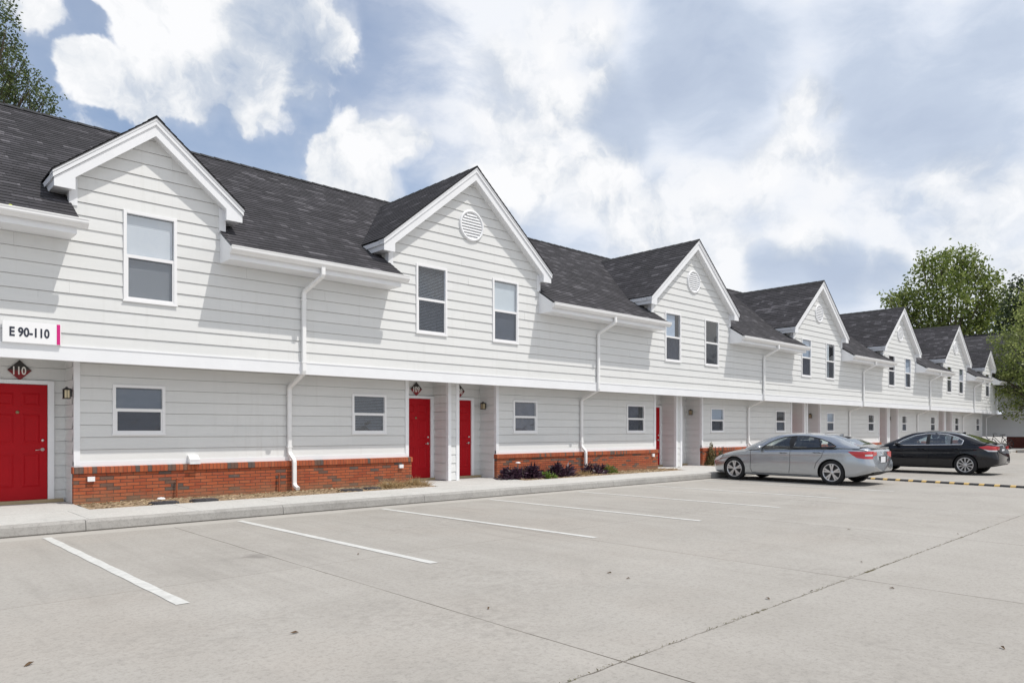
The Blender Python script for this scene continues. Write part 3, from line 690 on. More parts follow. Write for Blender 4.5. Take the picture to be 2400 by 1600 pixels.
# ------------------------------------------------------------------ dormers
def dormer(xa, hw, dbl):
    sl = .833; za = 7.735 if dbl else 5.50+1.53*.84; ht = hw+.275 if dbl else hw+.29
    if not dbl: sl = (za-5.52)/ht
    ztip = za-sl*ht
    yf = Y0-.23
    zg = za-.30           # underside apex at wall
    mb = MB(); hl = [(a+.03, b-.03, c+.03, d-.03) for a, b, c, d in UW if xa-hw < a < xa+hw]
    zs = 2.76+9*EXU
    lim = lambda z: max(.0, min(hw, (zg+.05-z)/sl))
    lap(mb, front(Y0), lambda z: xa-lim(z), lambda z: xa+lim(z), zs, zg+.04, EXU, hl)
    # cheeks
    for s in (-1, 1):
        x = xa+s*hw
        mb.face([(x, Y0, 5.0), (x, Y0, 5.55), (x, 14.3, 5.55), (x, 14.3, 5.0)])
    dm = mb.build('dormer', M_SID, BLD)
    for s in (-1, 1):
        mb = MB(); x = xa+s*hw
        mb.box(min(x, x-s*.10), max(x, x-s*.10), Y0-.028, Y0+.005, 5.06, 5.50); mb.box(min(x, x+s*.02), max(x, x+s*.02), Y0-.029, Y0+.10, 5.06, 5.50)
        mb.build('corner_trim', M_TRIM, dm)
    # roof planes with valley cut
    mb = MB(); cs = 1/math.hypot(1, sl); st = ht/cs
    for s in (-1, 1):
        def P(u, d, l): return (xa+s*(ht-d*cs)+s*l*sl*cs, u, ztip+d*sl*cs+l*cs)
        shingles(mb, P, lambda d: yf-.025, lambda d: EY+(ztip+d*sl*cs-EZ)/SL+.10, st, HS, 0, xa*3.7+s)
    dr = mb.build('dormer_roof', M_SHI, dm)
    mb = MB(); y = yf-.02; ye = EY+(za-EZ)/SL+.05
    while y < ye:
        y2 = min(y+.33, ye)
        for s in (-1, 1): mb.face([(xa, y, za+.022), (xa, y2+.03, za+.010), (xa+s*.14, y2+.03, za+.010-.14*sl), (xa+s*.14, y, za+.022-.14*sl)])
        y = y2
    mb.build('ridge_cap', M_RIDGE, dr)
    # dark shingle edge and drip
    mb = MB()
    def ext(poly, a, b, m=0): mb.extr(poly, lambda p, t: (p[0], t, p[1]), a, b, m)
    for s in (-1, 1):
        X = lambda d: xa+s*d
        ext([(X(0), za-.003), (X(ht), ztip-.003), (X(ht), ztip-.022), (X(0), za-.022)], yf-.02, yf+.25, 1)
        ext([(X(0), za-.022), (X(ht-.005), ztip-.022+.004), (X(ht-.005), ztip-.055), (X(0), za-.06)], yf-.010, yf+.2)      # drip trim
        ext([(X(0), za-.06), (X(ht-.012), ztip-.055), (X(ht-.012), ztip-.125), (X(0), za-.135)], yf, yf+.2)               # upper board
        zin = za-.325
        ext([(X(0), za-.13), (X(ht-.03), ztip-.12), (X(ht-.03), ztip-.255), (X(hw-.035), ztip-.255), (X(hw-.035), zin-sl*(hw-.035)), (X(0), zin)], yf+.022, yf+.06)
        # soffit under the rake
        mb.face([(X(0), yf+.05, zin+.03), (X(hw), yf+.05, zin+.03-sl*hw), (X(hw), Y0+.01, zin+.03-sl*hw), (X(0), Y0+.01, zin+.03)])
        # side eave box and fascia
        ext([(X(ht-.04), ztip-.235), (X(hw-.01), ztip-.235), (X(hw-.01), ztip+.10), (X(ht-.04), ztip-.04)], yf+.055, EY+(ztip-EZ)/SL+.25)
        ext([(X(ht-.012), ztip-.03), (X(ht-.012), ztip-.125), (X(ht-.06), ztip-.125), (X(ht-.06), ztip-.0)], yf+.19, EY+(ztip-EZ)/SL+.25)
    mb.build('rake_board', [M_TRIM, M_RIDGE], dm)
    if dbl:
        mb = MB(); cz, cx = 6.355, xa+.005; r = .378
        mb.lathe([(r-.06, .0), (r-.06, .045), (r-.03, .055), (r, .04), (r, 0)], (cx, Y0, cz), (0, -1, 0), 40)
        mb.lathe([(0, .004), (r-.05, .004)], (cx, Y0, cz), (0, -1, 0), 40, 1)
        vn = mb.build('gable_vent', [M_TRIM, M_SOF], dm)
        mb = MB()
        for k in range(9):
            z = cz+(k-4)*.068; hwd = math.sqrt(max(0, (r-.062)**2-(z-cz)**2))
            if hwd > .05: mb.extr([(Y0-.045, z-.038), (Y0-.040, z-.040), (Y0-.006, z+.022), (Y0-.011, z+.026)], wk, cx-hwd, cx+hwd)
        mb.build('louvre', M_TRIM, vn)
    return dm
for (xa, hw, dbl) in DORM: dormer(xa, hw, dbl)
# small fittings on the building
mb = MB()
p = atY(455, 1074, Y1-.09)
mb.box(p.x-.105, p.x+.085, Y1-.185, Y1-.004, .775, .79); mb.extr([(Y1-.004, .79), (Y1-.004, .93), (Y1-.06, .945), (Y1-.17, .86), (Y1-.17, .79)], wk, p.x-.10, p.x+.08)
mb.build('vent_hood', mat('galvanised', (.86, .87, .88), .42, .8), BLD)
mb = MB()
for (u, v) in ((213, 1122), (939, 1092)):
    p = atY(u, v, Y1-.08); mb.box(p.x-.055, p.x+.055, Y1-.12, Y1-.072, p.z-.04, p.z+.04)
p = atY(1530, 1066, Y1-.08); mb.box(p.x-.055, p.x+.055, Y1-.12, Y1-.072, p.z-.05, p.z+.05)
mb.build('outlet_cover', M_WHT, BLD)
# ------------------------------------------------------------------ far wing across the end of the lot
WNG = thing('apartment_wing', (60, 10, 0), 'grey sided wing with dark brick base closing the far end of the lot', 'building')
WX = 60.2; wy0, wy1 = -30.0, 15.5
def wp(mb, name, mats, parent=WNG):
    o = mb.build(name, mats, parent); o.matrix_parent_inverse = WNG.matrix_world.inverted() if False else Matrix.Translation((-60, -10, 0)); return o
mb = MB(); lap(mb, lambda u, z, o: (WX-o, u, z), lambda z: wy0, lambda z: wy1, .95, 2.56, .2125, (), 0, .015, True)
lap(mb, lambda u, z, o: (WX-.66-o, u, z), lambda z: wy0, lambda z: wy1-1.5, 2.78, 5.0, .2165, (), 0, .015, True)
mb.face([(WX, wy0, 0), (WX+9, wy0, 0), (WX+9, wy0, 5), (WX, wy0, 5)])
wp(mb, 'wall', M_SID)
mb = MB(); mb.box(WX-.06, WX+.1, wy0, 13.2, 0, .95); wp(mb, 'brick_skirt', mat('dark_brick', (.10, .028, .02), .9, vary=.3, vscale=12.))
mb = MB(); mb.box(WX-.70, WX-.6, wy0, 13.30, 2.53, 2.78); mb.face([(WX-.7, wy0, 2.54), (WX+.2, wy0, 2.54), (WX+.2, wy1, 2.54), (WX-.7, wy1, 2.54)]); wp(mb, 'fascia_band', M_TRIM)
mb = MB(); wsl = .655; wr = 65.2; wz = 8.12
def PW(u, s, l): return (WX-1.25+s*ca-l*wsl*ca, u, 4.80+s*wsl*ca+l*ca)
stt = (wr-(WX-1.25))/ca
shingles(mb, PW, lambda s: wy0, lambda s: max(13.6, 12.8+(4.8+s*wsl*ca-EZ)/SL), stt, HS, 0, 3.3)
wzr = 4.8+stt*wsl*ca
mb.face([(wr, wy0, wzr), (wr, 19, wzr), (wr+6.2, 19, wzr-4), (wr+6.2, wy0, wzr-4)], 0, [(0, 0), (40, 0), (40, 7), (0, 7)])
mb.box(wr-.12, wr+.12, wy0, 18.5, wzr-.05, wzr+.03)
wp(mb, 'roof', M_SHI)
mb = MB(); mb.box(WX-1.28, WX-.6, wy0, 13.3, 4.52, 4.76); wp(mb, 'eave_box', M_TRIM)
# last dormer return and corner downspout stand at the end of the long building
downspout(58.05)
# ground at the far end
mb = MB(); mb.box(53.6, 53.75, -30, 11.2, 0, .155); struct('kerb', mb, M_KERB)
mb = MB(); mb.box(53.75, 56.2, -30, 11.3, 0, .13); struct('planting_bed', mb, M_SOIL)
mb = MB(); mb.box(56.2, 58.2, -30, 12.3, 0, .16); struct('sidewalk', mb, M_WALK)
#@@MORE@@
# ------------------------------------------------------------------ signs and lanterns
def text_obj(name, body, w, h, m, parent, loc, depth=.002, bold=.0):
    cu = bpy.data.curves.new(name, 'FONT'); cu.body = body; cu.extrude = .5; cu.offset = bold; cu.resolution_u = 3; cu.align_x = 'CENTER'
    ob = bpy.data.objects.new('t', cu); COL.objects.link(ob)
    bpy.context.view_layer.update()
    me = bpy.data.meshes.new_from_object(ob.evaluated_get(bpy.context.evaluated_depsgraph_get()))
    bpy.data.objects.remove(ob); bpy.data.curves.remove(cu)
    n = len(me.vertices); co = np.empty(n*3); me.vertices.foreach_get('co', co); co = co.reshape(-1, 3)
    lo, hi = co.min(0), co.max(0); co = (co-(lo+hi)/2)/(hi-lo)*np.array([w, h, depth])
    co = np.stack([co[:, 0], -co[:, 2], co[:, 1]], 1); me.vertices.foreach_set('co', co.ravel()); me.update()
    me.materials.clear(); me.materials.append(m)
    o = bpy.data.objects.new(name, me); COL.objects.link(o); o.parent = parent; o.location = loc; return o
sg = thing('building_sign', (2.095, 13.30, 2.93), 'white rectangular sign reading E 90-110 with magenta edge on upper siding', 'sign')
mb = MB(); mb.box(-.385, .385, -.02, .02, -.165, .165); mb.build('panel', M_WHT, sg)
mb = MB(); mb.box(.325, .372, -.0235, -.0205, -.160, .160); mb.build('edge_strip', M_PINK, sg)
text_obj('lettering', 'E 90-110', .525, .150, M_INK, sg, (-.035, -.0225, 0.0), .004, .03)
for num, x, lb in (('110', 2.12, 'black and red diamond door number 110 above the leftmost red door'), ('109', 10.32, 'black and red diamond door number 109 above a red door'), ('108', 11.69, 'black and red diamond number 108 half hidden by the entry divider')):
    t_ = thing('number_plaque', (x, YD-.03, 2.43), lb, 'door sign', 'diamond number plaques over the doors')
    mb = MB(); q = .174; mb.extr([(0, -q), (q, 0), (0, q), (-q, 0)], lambda p, a: (p[0], a, p[1]), -.006, .006); mb.build('panel', M_PLQ, t_)
    text_obj('number', num, .185, .14, M_NUM, t_, (0, -.009, -.008), .004, .014)
def lantern(x, y, z, label):
    t_ = thing('wall_lantern', (x, y, z), label, 'lantern', 'black lanterns beside the doors', R(-90)); t_.scale = (.7, .7, .7)
    mb = MB()   # local: wall at y=+.11, out to -y
    hw = .062
    mb.box(-.05, .05, .095, .11, -.08, .11); mb.box(-.012, .012, .0, .10, .105, .125)
    for sx in (-1, 1):
        for sy in (-1, 1): mb.box(sx*hw-.008, sx*hw+.008, sy*hw-.008, sy*hw+.008, -.11, .085)
    mb.box(-hw-.014, hw+.014, -hw-.014, hw+.014, -.13, -.11); mb.box(-hw-.02, hw+.02, -hw-.02, hw+.02, .085, .10)
    for s in (-1, 1):
        mb.box(-.005, .005, s*hw-.005, s*hw+.005, -.11, .085); mb.box(s*hw-.005, s*hw+.005, -.005, .005, -.11, .085)
    for k in range(4):
        a = [(-1, -1), (1, -1), (1, 1), (-1, 1)]; p, q2 = a[k], a[(k+1) % 4]
        mb.face([(p[0]*(hw+.02), p[1]*(hw+.02), .10), (q2[0]*(hw+.02), q2[1]*(hw+.02), .10), (q2[0]*.02, q2[1]*.02, .145), (p[0]*.02, p[1]*.02, .145)])
    mb.box(-.02, .02, -.02, .02, .145, .16)
    mb.build('frame', M_BLK, t_)
    mb = MB(); g = hw-.006; mb.box(-g, g, -g, g, -.109, .084); mb.build('lamp_glass', M_LGL, t_)
r_ = ray(156, 920); yl = 2.69*r_.y/r_.x; lantern(2.69, yl, 2.03, 'black wall lantern beside the leftmost red door numbered 110')
r_ = ray(1132, 950); yl = 12.30*r_.y/r_.x; lantern(12.30, yl, 2.05, 'black wall lantern beside the red door numbered 108')
for b, lb in ((22.17, 'black wall lantern in the entry straight behind the silver car front'), (31.75, 'black wall lantern in the entry above the silver car roof'), (41.26, 'black wall lantern in the entry between the two parked cars'), (50.55, 'farthest black wall lantern, in the entry above the dark car roof')):
    lantern(b-.11, 14.36, 2.05, lb)
# ------------------------------------------------------------------ low striped rubber lane divider
lane_a, lane_b = Vector((21.60, 8.55, 0)), Vector((20.72, 2.55, 0))
L_ = (lane_b-lane_a).length; ang = math.atan2(lane_b.y-lane_a.y, lane_b.x-lane_a.x)
sbp = thing('speed_bump', lane_a, 'long black and yellow striped rubber strip on the concrete beside the silver car', 'speed bump', None, ang)
mb = MB(); pf = [(-.075, 0), (-.062, .035), (-.03, .052), (.03, .052), (.062, .035), (.075, 0)]; x = 0.; 
M_RUB = mat('rubber', (.035, .034, .034), .75, vary=.2, vscale=20.); M_YEL = mat('yellow_paint', (.64, .43, .14), .6, vary=.15, vscale=20.)
my = MB()
while x < L_:
    mb.extr(pf, lambda p, a: (a, p[0], p[1]), x, x+.23, 0); my.extr([(p[0]*1.02, p[1]*1.02) for p in pf], lambda p, a: (a, p[0], p[1]), x+.23, x+.35, 1); x += .35
for i in range(len(my.f)): mb.face([my.v[k] for k in my.f[i]], 1)
mb.build('strip', [M_RUB, M_YEL], sbp)
# ------------------------------------------------------------------ cars
def crv(pts, x):
    xs = np.array([p[0] for p in pts], float); ys = np.array([p[1] for p in pts], float)
    n = len(xs); d = np.diff(ys)/np.diff(xs); mt = np.zeros(n); mt[0] = d[0]; mt[-1] = d[-1]
    for i in range(1, n-1): mt[i] = 0 if d[i-1]*d[i] <= 0 else 2*d[i-1]*d[i]/(d[i-1]+d[i])
    x = np.clip(x, xs[0], xs[-1]); k = np.clip(np.searchsorted(xs, x)-1, 0, n-2)
    h = xs[k+1]-xs[k]; t = (x-xs[k])/h
    return ys[k]*(2*t**3-3*t**2+1)+h*mt[k]*(t**3-2*t**2+t)+ys[k+1]*(-2*t**3+3*t**2)+h*mt[k+1]*(t**3-t**2)
def inpoly(x, z, poly):
    c = False; n = len(poly)
    for i in range(n):
        (x1, z1), (x2, z2) = poly[i], poly[(i+1) % n]
        if (z1 > z) != (z2 > z) and x < (x2-x1)*(z-z1)/(z2-z1)+x1: c = not c
    return c
M_CGL = m_glass('car_glass', (.80, .87, .84), .06); M_CGD = m_glass('car_glass_dark', (.58, .66, .68), .10)
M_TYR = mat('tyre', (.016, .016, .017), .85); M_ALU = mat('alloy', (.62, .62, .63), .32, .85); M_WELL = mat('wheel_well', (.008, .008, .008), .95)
M_CHR = mat('chrome', (.82, .83, .85), .12, 1.); M_TAIL = mat('tail_lens', (.50, .006, .01), .15, coat=1.); M_CLR = mat('clear_lens', (.66, .66, .68), .12, coat=1.)
M_SEAT = mat('car_seat', (.05, .05, .055), .8); M_CABIN = mat('cabin', (.035, .035, .037), .9); M_PLATE = mat('licence_plate', (.72, .73, .76), .5); M_AMB = mat('amber_lens', (.6, .18, .02), .2, coat=1.)
def paint(name, col, metal, rough):
    m = bpy.data.materials.new(name); m.use_nodes = True; t = NT(m.node_tree)
    oc = t.n('ShaderNodeTexCoord').outputs['Object']; fl = t.noise(oc, 900., 2, .5)
    b = t.n('ShaderNodeBsdfPrincipled', {'Base Color': t.mix(fl, tuple(c*.9 for c in col), tuple(c*1.1 for c in col)), 'Metallic': metal, 'Roughness': rough, 'Coat Weight': 1., 'Coat Roughness': .03})
    t.n('ShaderNodeOutputMaterial', {0: b.outputs[0]}); return m
def make_car(c, name, loc, label):
    L = c['L']; hw0 = c['W']/2
    root = thing(name, loc, label, 'car', None, R(90)+c.get('rz', 0)); Z0 = c.get('lift', 0)
    st = np.unique(np.concatenate([np.linspace(0, .12, 7), np.linspace(.12, L-.15, 92), np.linspace(L-.15, L, 8)]))
    W_ = crv(c['plan'], st)*hw0; ZB = crv(c['bot'], st); SH = crv(c['shoulder'], st); CC = crv(c['centre'], st)
    prof = [(0, 0), (.55, .0), (.86, .005), (.945, .03), (.972, .085), (.984, .16), (.992, .27), (.998, .38), (1.0, .48), (.998, .58), (.992, .67), (.985, .745), (.987, .80), (.985, .85), (.972, .90), (.952, .945), (.925, .98), (.885, 1.0)]
    tuck = crv(c.get('tuck', [(0, 1), (L, 1)]), st)
    def ring(i):
        out = []
        for (yf, zf) in prof:
            z = ZB[i]+(SH[i]-ZB[i])*zf
            y = W_[i]*yf
            out.append((y, z))
        for t in (.15, .32, .5, .68, .85, 1.):
            out.append((W_[i]*.885*(1-t), SH[i]+(CC[i]-SH[i])*(1-(1-t)**2)))
        return out
    def shear(x, z):
        zz = [(0, c['rear'][0]), (.3, c['rear'][1]), (.5, c['rear'][2]), (.75, c['rear'][3]), (1.05, c['rear'][4])]
        sr = float(crv(zz, np.array([z]))[0])*max(0, 1-x/.55)
        ff = [(0, c['front'][0]), (.3, c['front'][1]), (.5, c['front'][2]), (.75, c['front'][3]), (1.05, c['front'][4])]
        sf = float(crv(ff, np.array([z]))[0])*max(0, 1-(L-x)/.55)
        return sr-sf
    bm = bmesh.new(); rings = []
    for i, x in enumerate(st):
        rg = ring(i); row = []
        for s in (1, -1):
            seq = rg if s == 1 else rg[::-1][1:-1]
            for (y, z) in seq: row.append(bm.verts.new((x+shear(x, z), s*y, z)))
        rings.append(row)
    n = len(rings[0])
    for a, b in zip(rings[:-1], rings[1:]):
        for k in range(n): bm.faces.new((a[k], a[(k+1) % n], b[(k+1) % n], b[k]))
    bm.faces.new(rings[0]); bm.faces.new(rings[-1][::-1])
    bmesh.ops.recalc_face_normals(bm, faces=bm.faces)
    me = bpy.data.meshes.new('shell'); bm.to_mesh(me); bm.free()
    me.materials.append(c['mat']); me.materials.append(M_WELL)
    tmp = bpy.data.objects.new('tmp', me); COL.objects.link(tmp)
    cut = []
    for ax in c['axles']:
        k = MB(); k.lathe([(0, -.36), (c['arch'], -.36), (c['arch'], .36), (0, .36)], (0, 0, 0), (0, 1, 0), 48, 1, False)
        for s in (1, -1):
            ko = k.build('cut', [c['mat'], M_WELL], None, True); ko.location = (ax, s*(hw0*.96-.36+.36), c['wz']); cut.append(ko)
            md = tmp.modifiers.new('b', 'BOOLEAN'); md.operation = 'DIFFERENCE'; md.object = ko; md.solver = 'EXACT'
    bpy.context.view_layer.update()
    me2 = bpy.data.meshes.new_from_object(tmp.evaluated_get(bpy.context.evaluated_depsgraph_get()))
    for ko in cut: bpy.data.objects.remove(ko)
    bpy.data.objects.remove(tmp)
    me2.materials.clear(); me2.materials.append(c['mat']); me2.materials.append(M_WELL); me2.materials.append(M_BLK)
    for p in me2.polygons:
        p.use_smooth = True
        cx, cy, cz = p.center
        for ax in c['axles']:
            if math.hypot(cx-ax, cz-c['wz']) < c['arch']+.002 and abs(cy) > .3: p.material_index = 1; p.use_smooth = False
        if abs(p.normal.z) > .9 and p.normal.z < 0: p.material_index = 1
        if c['gh'][0]+.1 < cx < c['gh'][1]-.12 and abs(cy) < hw0*.86 and p.normal.z > .6: p.material_index = 2
    me2.set_sharp_from_angle(angle=R(38))
    body = bpy.data.objects.new('body', me2); COL.objects.link(body); body.parent = root
    Wf = lambda x: float(crv(c['plan'], np.array([x]))[0])*hw0
    def surf(x, z, s):
        zb_, sh_ = float(crv(c['bot'], np.array([x]))[0]), float(crv(c['shoulder'], np.array([x]))[0])
        zf = (z-zb_)/(sh_-zb_); y = Wf(x)*float(np.interp(zf, [p[1] for p in prof[2:]], [p[0] for p in prof[2:]]))
        return (x+shear(x, z), s*y, z)
    for key, (poly, ymin, mt) in c['patch'].items():
        for s in (1, -1):
            k = MB(); zs = sorted({p[1] for p in poly}); zz = []
            for a, b in zip(zs[:-1], zs[1:]): zz += list(np.linspace(a, b, max(2, int((b-a)/.012)+2)))[:-1]
            zz.append(zs[-1])
            def cuts(z):
                r_ = []
                for (x1, z1), (x2, z2) in zip(poly, poly[1:]+poly[:1]):
                    if (z1 > z) != (z2 > z): r_.append(x1+(x2-x1)*(z-z1)/(z2-z1))
                return sorted(r_)
            for za, zb_ in zip(zz[:-1], zz[1:]):
                e = (zb_-za)*1e-3; A, B = cuts(za+e), cuts(zb_-e)
                for q in range(0, min(len(A), len(B))-1, 2):
                    for t in range(14):
                        t0, t1 = t/14, (t+1)/14
                        P4 = [(A[q]+(A[q+1]-A[q])*t0, za), (A[q]+(A[q+1]-A[q])*t1, za), (B[q]+(B[q+1]-B[q])*t1, zb_), (B[q]+(B[q+1]-B[q])*t0, zb_)]
                        pts = [Vector(surf(x, z, s)) for x, z in P4]; xm = sum(p[0] for p in P4)/4
                        sl_ = (Wf(xm+.01)-Wf(xm-.01))/.02; nn = Vector((-sl_, s, 0)).normalized()*.007
                        k.face([p+nn for p in pts], 0, None, True)
            k.build(key, mt, root, True)
    # greenhouse
    g0, g1 = c['gh']; xs = np.linspace(g0, g1, 110)
    Rz = crv(c['roof'], xs); BL = np.minimum(crv(c['belt'], xs), Rz-.004); Wb = crv(c['plan'], xs)*hw0*c['wb']
    Wr = np.minimum(crv(c['wroof'], xs)*hw0, Wb-.004); Re = BL+(Rz-BL)*.90
    def gp(i, j):
        if j <= 12:
            t = j/12; y = Wb[i]+(Wr[i]-Wb[i])*t+.035*math.sin(t*math.pi)*min(1, (Re[i]-BL[i])/.2); return (y, BL[i]+(Re[i]-BL[i])*t)
        t = (j-12)/9; a = t*math.pi/2
        return (Wr[i]*(1-t) if t > .0 else Wr[i], Re[i]+(Rz[i]-Re[i])*math.sin(min(1, t*1.35)*math.pi/2))
    gh = MB(); win = {}; M_ = 22
    def skin_y(x, z):
        i = int(np.argmin(abs(xs-x))); t = max(0, min(1, (z-BL[i])/max(.01, Re[i]-BL[i])))
        return Wb[i]+(Wr[i]-Wb[i])*t+.035*math.sin(t*math.pi)*min(1, (Re[i]-BL[i])/.2)
    dlo = c['dlo']
    for s in (1, -1):
        for i in range(len(xs)-1):
            for j in range(M_-1):
                q = [(xs[i], j, i), (xs[i+1], j, i+1), (xs[i+1], j+1, i+1), (xs[i], j+1, i)]
                pts = [(x, s*gp(ii, jj)[0], gp(ii, jj)[1]) for (x, jj, ii) in q]
                cx = sum(p[0] for p in pts)/4; cz = sum(p[2] for p in pts)/4; cy = abs(sum(p[1] for p in pts)/4)
                key = None
                if j < 12:
                    if inpoly(cx, cz, dlo):
                        key = 'pillar'
                        for nm, (pa, pb) in c['panes'].items():
                            # pane limits lean with height
                            lo_ = pa[0]+(pa[1]-pa[0])*(cz-.9)/.3; hi_ = pb[0]+(pb[1]-pb[0])*(cz-.9)/.3
                            if lo_ < cx < hi_: key = nm
                else:
                    wsx0, wsx1 = c['ws']; rwx0, rwx1 = c['rw']
                    lim = Wr[i]*.93
                    if wsx0 < cx < wsx1 and cy < lim: key = 'windshield'
                    if rwx0 < cx < rwx1 and cy < lim: key = 'rear_window'
                if key is None: gh.face(pts, 0, None, True)
                elif key == 'pillar': gh.face(pts, 1, None, True)
                else: win.setdefault((key, 0 if key in ('windshield', 'rear_window') else s), []).append(pts)
    gh.build('roof', [c['mat'], M_BLK], root, True)
    for (key, s), fs in win.items():
        k = MB()
        for f in fs: k.face(f, 0, None, True)
        k.build('side_window' if s else key, c['glass'], root, True)
    for s in (1, -1):
        k = MB(); pts = []
        for (a, b) in zip(dlo, dlo[1:]+dlo[:1]):
            for t in np.linspace(0, 1, 7)[:-1]:
                x = a[0]+(b[0]-a[0])*t; z = a[1]+(b[1]-a[1])*t; pts.append((x, s*(skin_y(x, z)+.004), z))
        k.tube(pts+pts[:2], c['trimr'], 6); k.build('window_trim', c['trim'], root)
    # door gaps, handles, mirrors
    def bodyY(x, z):
        i = int(np.argmin(abs(st-x))); zf = (z-ZB[i])/(SH[i]-ZB[i])
        return W_[i]*float(np.interp(zf, [p[1] for p in prof[3:]], [p[0] for p in prof[3:]]))
    for s in (1, -1):
        k = MB()
        for ln in c['gaps']:
            pl = []
            for (a, b) in zip(ln[:-1], ln[1:]):
                for t in np.linspace(0, 1, 9)[:-1]:
                    x = a[0]+(b[0]-a[0])*t; z = a[1]+(b[1]-a[1])*t; pl.append((x, s*(bodyY(x, z)+.0005), z))
            k.tube(pl, .0055, 5)
        k.build('door_gap', M_WELL, body)
        for (x, z) in c['handles']:
            y = bodyY(x, z); k = MB(); k.tube([(x-.115, s*(y+.004), z+.004), (x-.085, s*(y+.030), z+.003), (x+.06, s*(y+.030), z-.002), (x+.09, s*(y+.003), z-.004)], [.013, .015, .015, .012], 8); k.build('door_handle', c['mat'], body)
        mx, mz = c['mirror']; y = hw0*c['wb']
        k = MB(); k.lathe([(0, -.10), (.045, -.085), (.07, -.03), (.072, .0), (.055, .06), (.025, .085), (0, .09)], (mx, s*(y+.10), mz), (.25, s*1., .05), 18)
        for q in range(len(k.v)):
            v = k.v[q]; k.v[q] = (mx+(v[0]-mx)*.75, v[1], mz+(v[2]-mz)*.85)
        k.tube([(mx+.02, s*(y-.03), mz-.07), (mx, s*(y+.06), mz-.03)], .028, 8); k.build('wing_mirror', c['mirmat'], root)
    # wheels
    for ax in c['axles']:
        for s in (1, -1):
            y = s*(hw0*.965); r = c['tyre']; rr = c['rim']
            w_ = MB(); w_.lathe([(rr-.01, -.19), (r-.03, -.20), (r, -.17), (r, -.03), (r-.012, -.008), (r-.05, .0), (rr+.012, -.004), (rr-.006, -.012), (rr-.012, -.03)], (ax, y, c['wz']), (0, s, 0), 40)
            wo = w_.build('wheel', M_TYR, root)
            rm = MB()
            rm.lathe([(rr, -.012), (rr-.008, -.006), (rr-.022, -.012), (rr-.03, -.05), (rr-.035, -.17)], (ax, y, c['wz']), (0, s, 0), 40)
            rm.lathe([(0, -.012), (.03, -.012), (.05, -.02), (.055, -.06)], (ax, y, c['wz']), (0, s, 0), 20)
            ns = c['spokes']
            for k in range(ns):
                for dv in c['split']:
                    a0 = 2*math.pi*k/ns+.3+dv*.5; a1 = 2*math.pi*k/ns+.3+dv
                    p0 = (ax+.035*math.cos(a0), y-s*.018, c['wz']+.035*math.sin(a0)); p1 = (ax+(rr-.016)*math.cos(a1), y-s*.016, c['wz']+(rr-.016)*math.sin(a1))
                    d = Vector((p1[0]-p0[0], 0, p1[2]-p0[2])).normalized(); nrm = Vector((-d.z, 0, d.x)); w0, w1 = c['sw']
                    P0, P1 = Vector(p0), Vector(p1); dp = Vector((0, -s*.03, 0))
                    A = [P0+nrm*w0, P0-nrm*w0, P1-nrm*w1, P1+nrm*w1]; B = [q+dp for q in A]
                    rm.face(A)
                    for q in range(4): rm.face([A[q], A[(q+1) % 4], B[(q+1) % 4], B[q]])
            rm.build('rim', M_ALU, wo)
            dk = MB(); dk.lathe([(0, -.10), (rr-.03, -.10)], (ax, y, c['wz']), (0, s, 0), 30); dk.lathe([(0, -.075), (.12, -.075), (.12, -.10)], (ax, y, c['wz']), (0, s, 0), 24); dk.build('brake_disc', mat('brake', (.06, .058, .056), .6), wo)
    # cabin
    k = MB(); zb = c['zfloor']
    def rbox(x0, x1, y0, y1, z0, z1, lean=0.):
        pf = [(x0+.03, z0), (x1-.03, z0), (x1, z0+.04), (x1-lean, z1-.05), (x1-lean-.04, z1), (x0-lean+.04, z1), (x0-lean, z1-.05), (x0, z0+.04)]
        k.extr(pf, lambda p, a: (p[0], a, p[1]), y0, y1)
    for sy in (1, -1):
        a, b = (.16, .62) if sy > 0 else (-.62, -.16)
        rbox(c['seat'][0], c['seat'][0]+.17, a, b, zb, zb+.28, .10); rbox(c['seat'][0]-.12, c['seat'][0]+.0, a+.10, b-.10, zb+.29, zb+.45, .03)
        rbox(c['seat'][1]-.02, c['seat'][1]+.10, a+.08, b-.08, zb+.13, zb+.30, .04)
    rbox(c['seat'][1], c['seat'][1]+.2, -.66, .66, zb-.05, zb+.12, .12)
    k.build('seat', M_SEAT, root)
    k = MB(); xd = c['ws'][1]-.75
    k.extr([(xd, zb), (xd+.05, zb+.11), (c['ws'][1]-.12, zb+.10), (c['ws'][1], zb)], lambda p, a: (p[0], a, p[1]), -.68, .68); k.build('dashboard', M_CABIN, root)
    k = MB(); k.tube([(xd-.10+.05*math.sin(t)*.5, .38+.18*math.cos(t), zb+.06+.17*math.sin(t)) for t in np.linspace(0, 2*math.pi, 21)], .014, 6); k.build('steering_wheel', M_CABIN, root)
    # tail: plate, deck lip, badge, exhaust valance
    xr = c['rear'][3]
    k = MB(); k.box(xr-.006, xr+.05, -.17, .17, .0, .0); 
    k = MB(); px = float(np.interp(c['platez'], [.3, .5, .75, 1.05], c['rear'][1:]))
    k.box(px-.012, px+.03, -.25, .25, c['platez']-.09, c['platez']+.09, 1); k.box(px-.016, px+.0, -.155, .155, c['platez']-.075, c['platez']+.075, 0); k.build('licence_plate', [M_PLATE, M_BLK], root)
    for s in (1, -1):
        k = MB(); zt0, zt1 = c['tailz']; xq = float(np.interp((zt0+zt1)/2, [.3, .5, .75, 1.05], c['rear'][1:]))
        yy = sorted([s*c['taily'][0], s*c['taily'][1]]); k.box(xq-.012, xq+.04, yy[0], yy[1], zt0, zt1); k.build('tail_light_inner', c['innermat'], root)
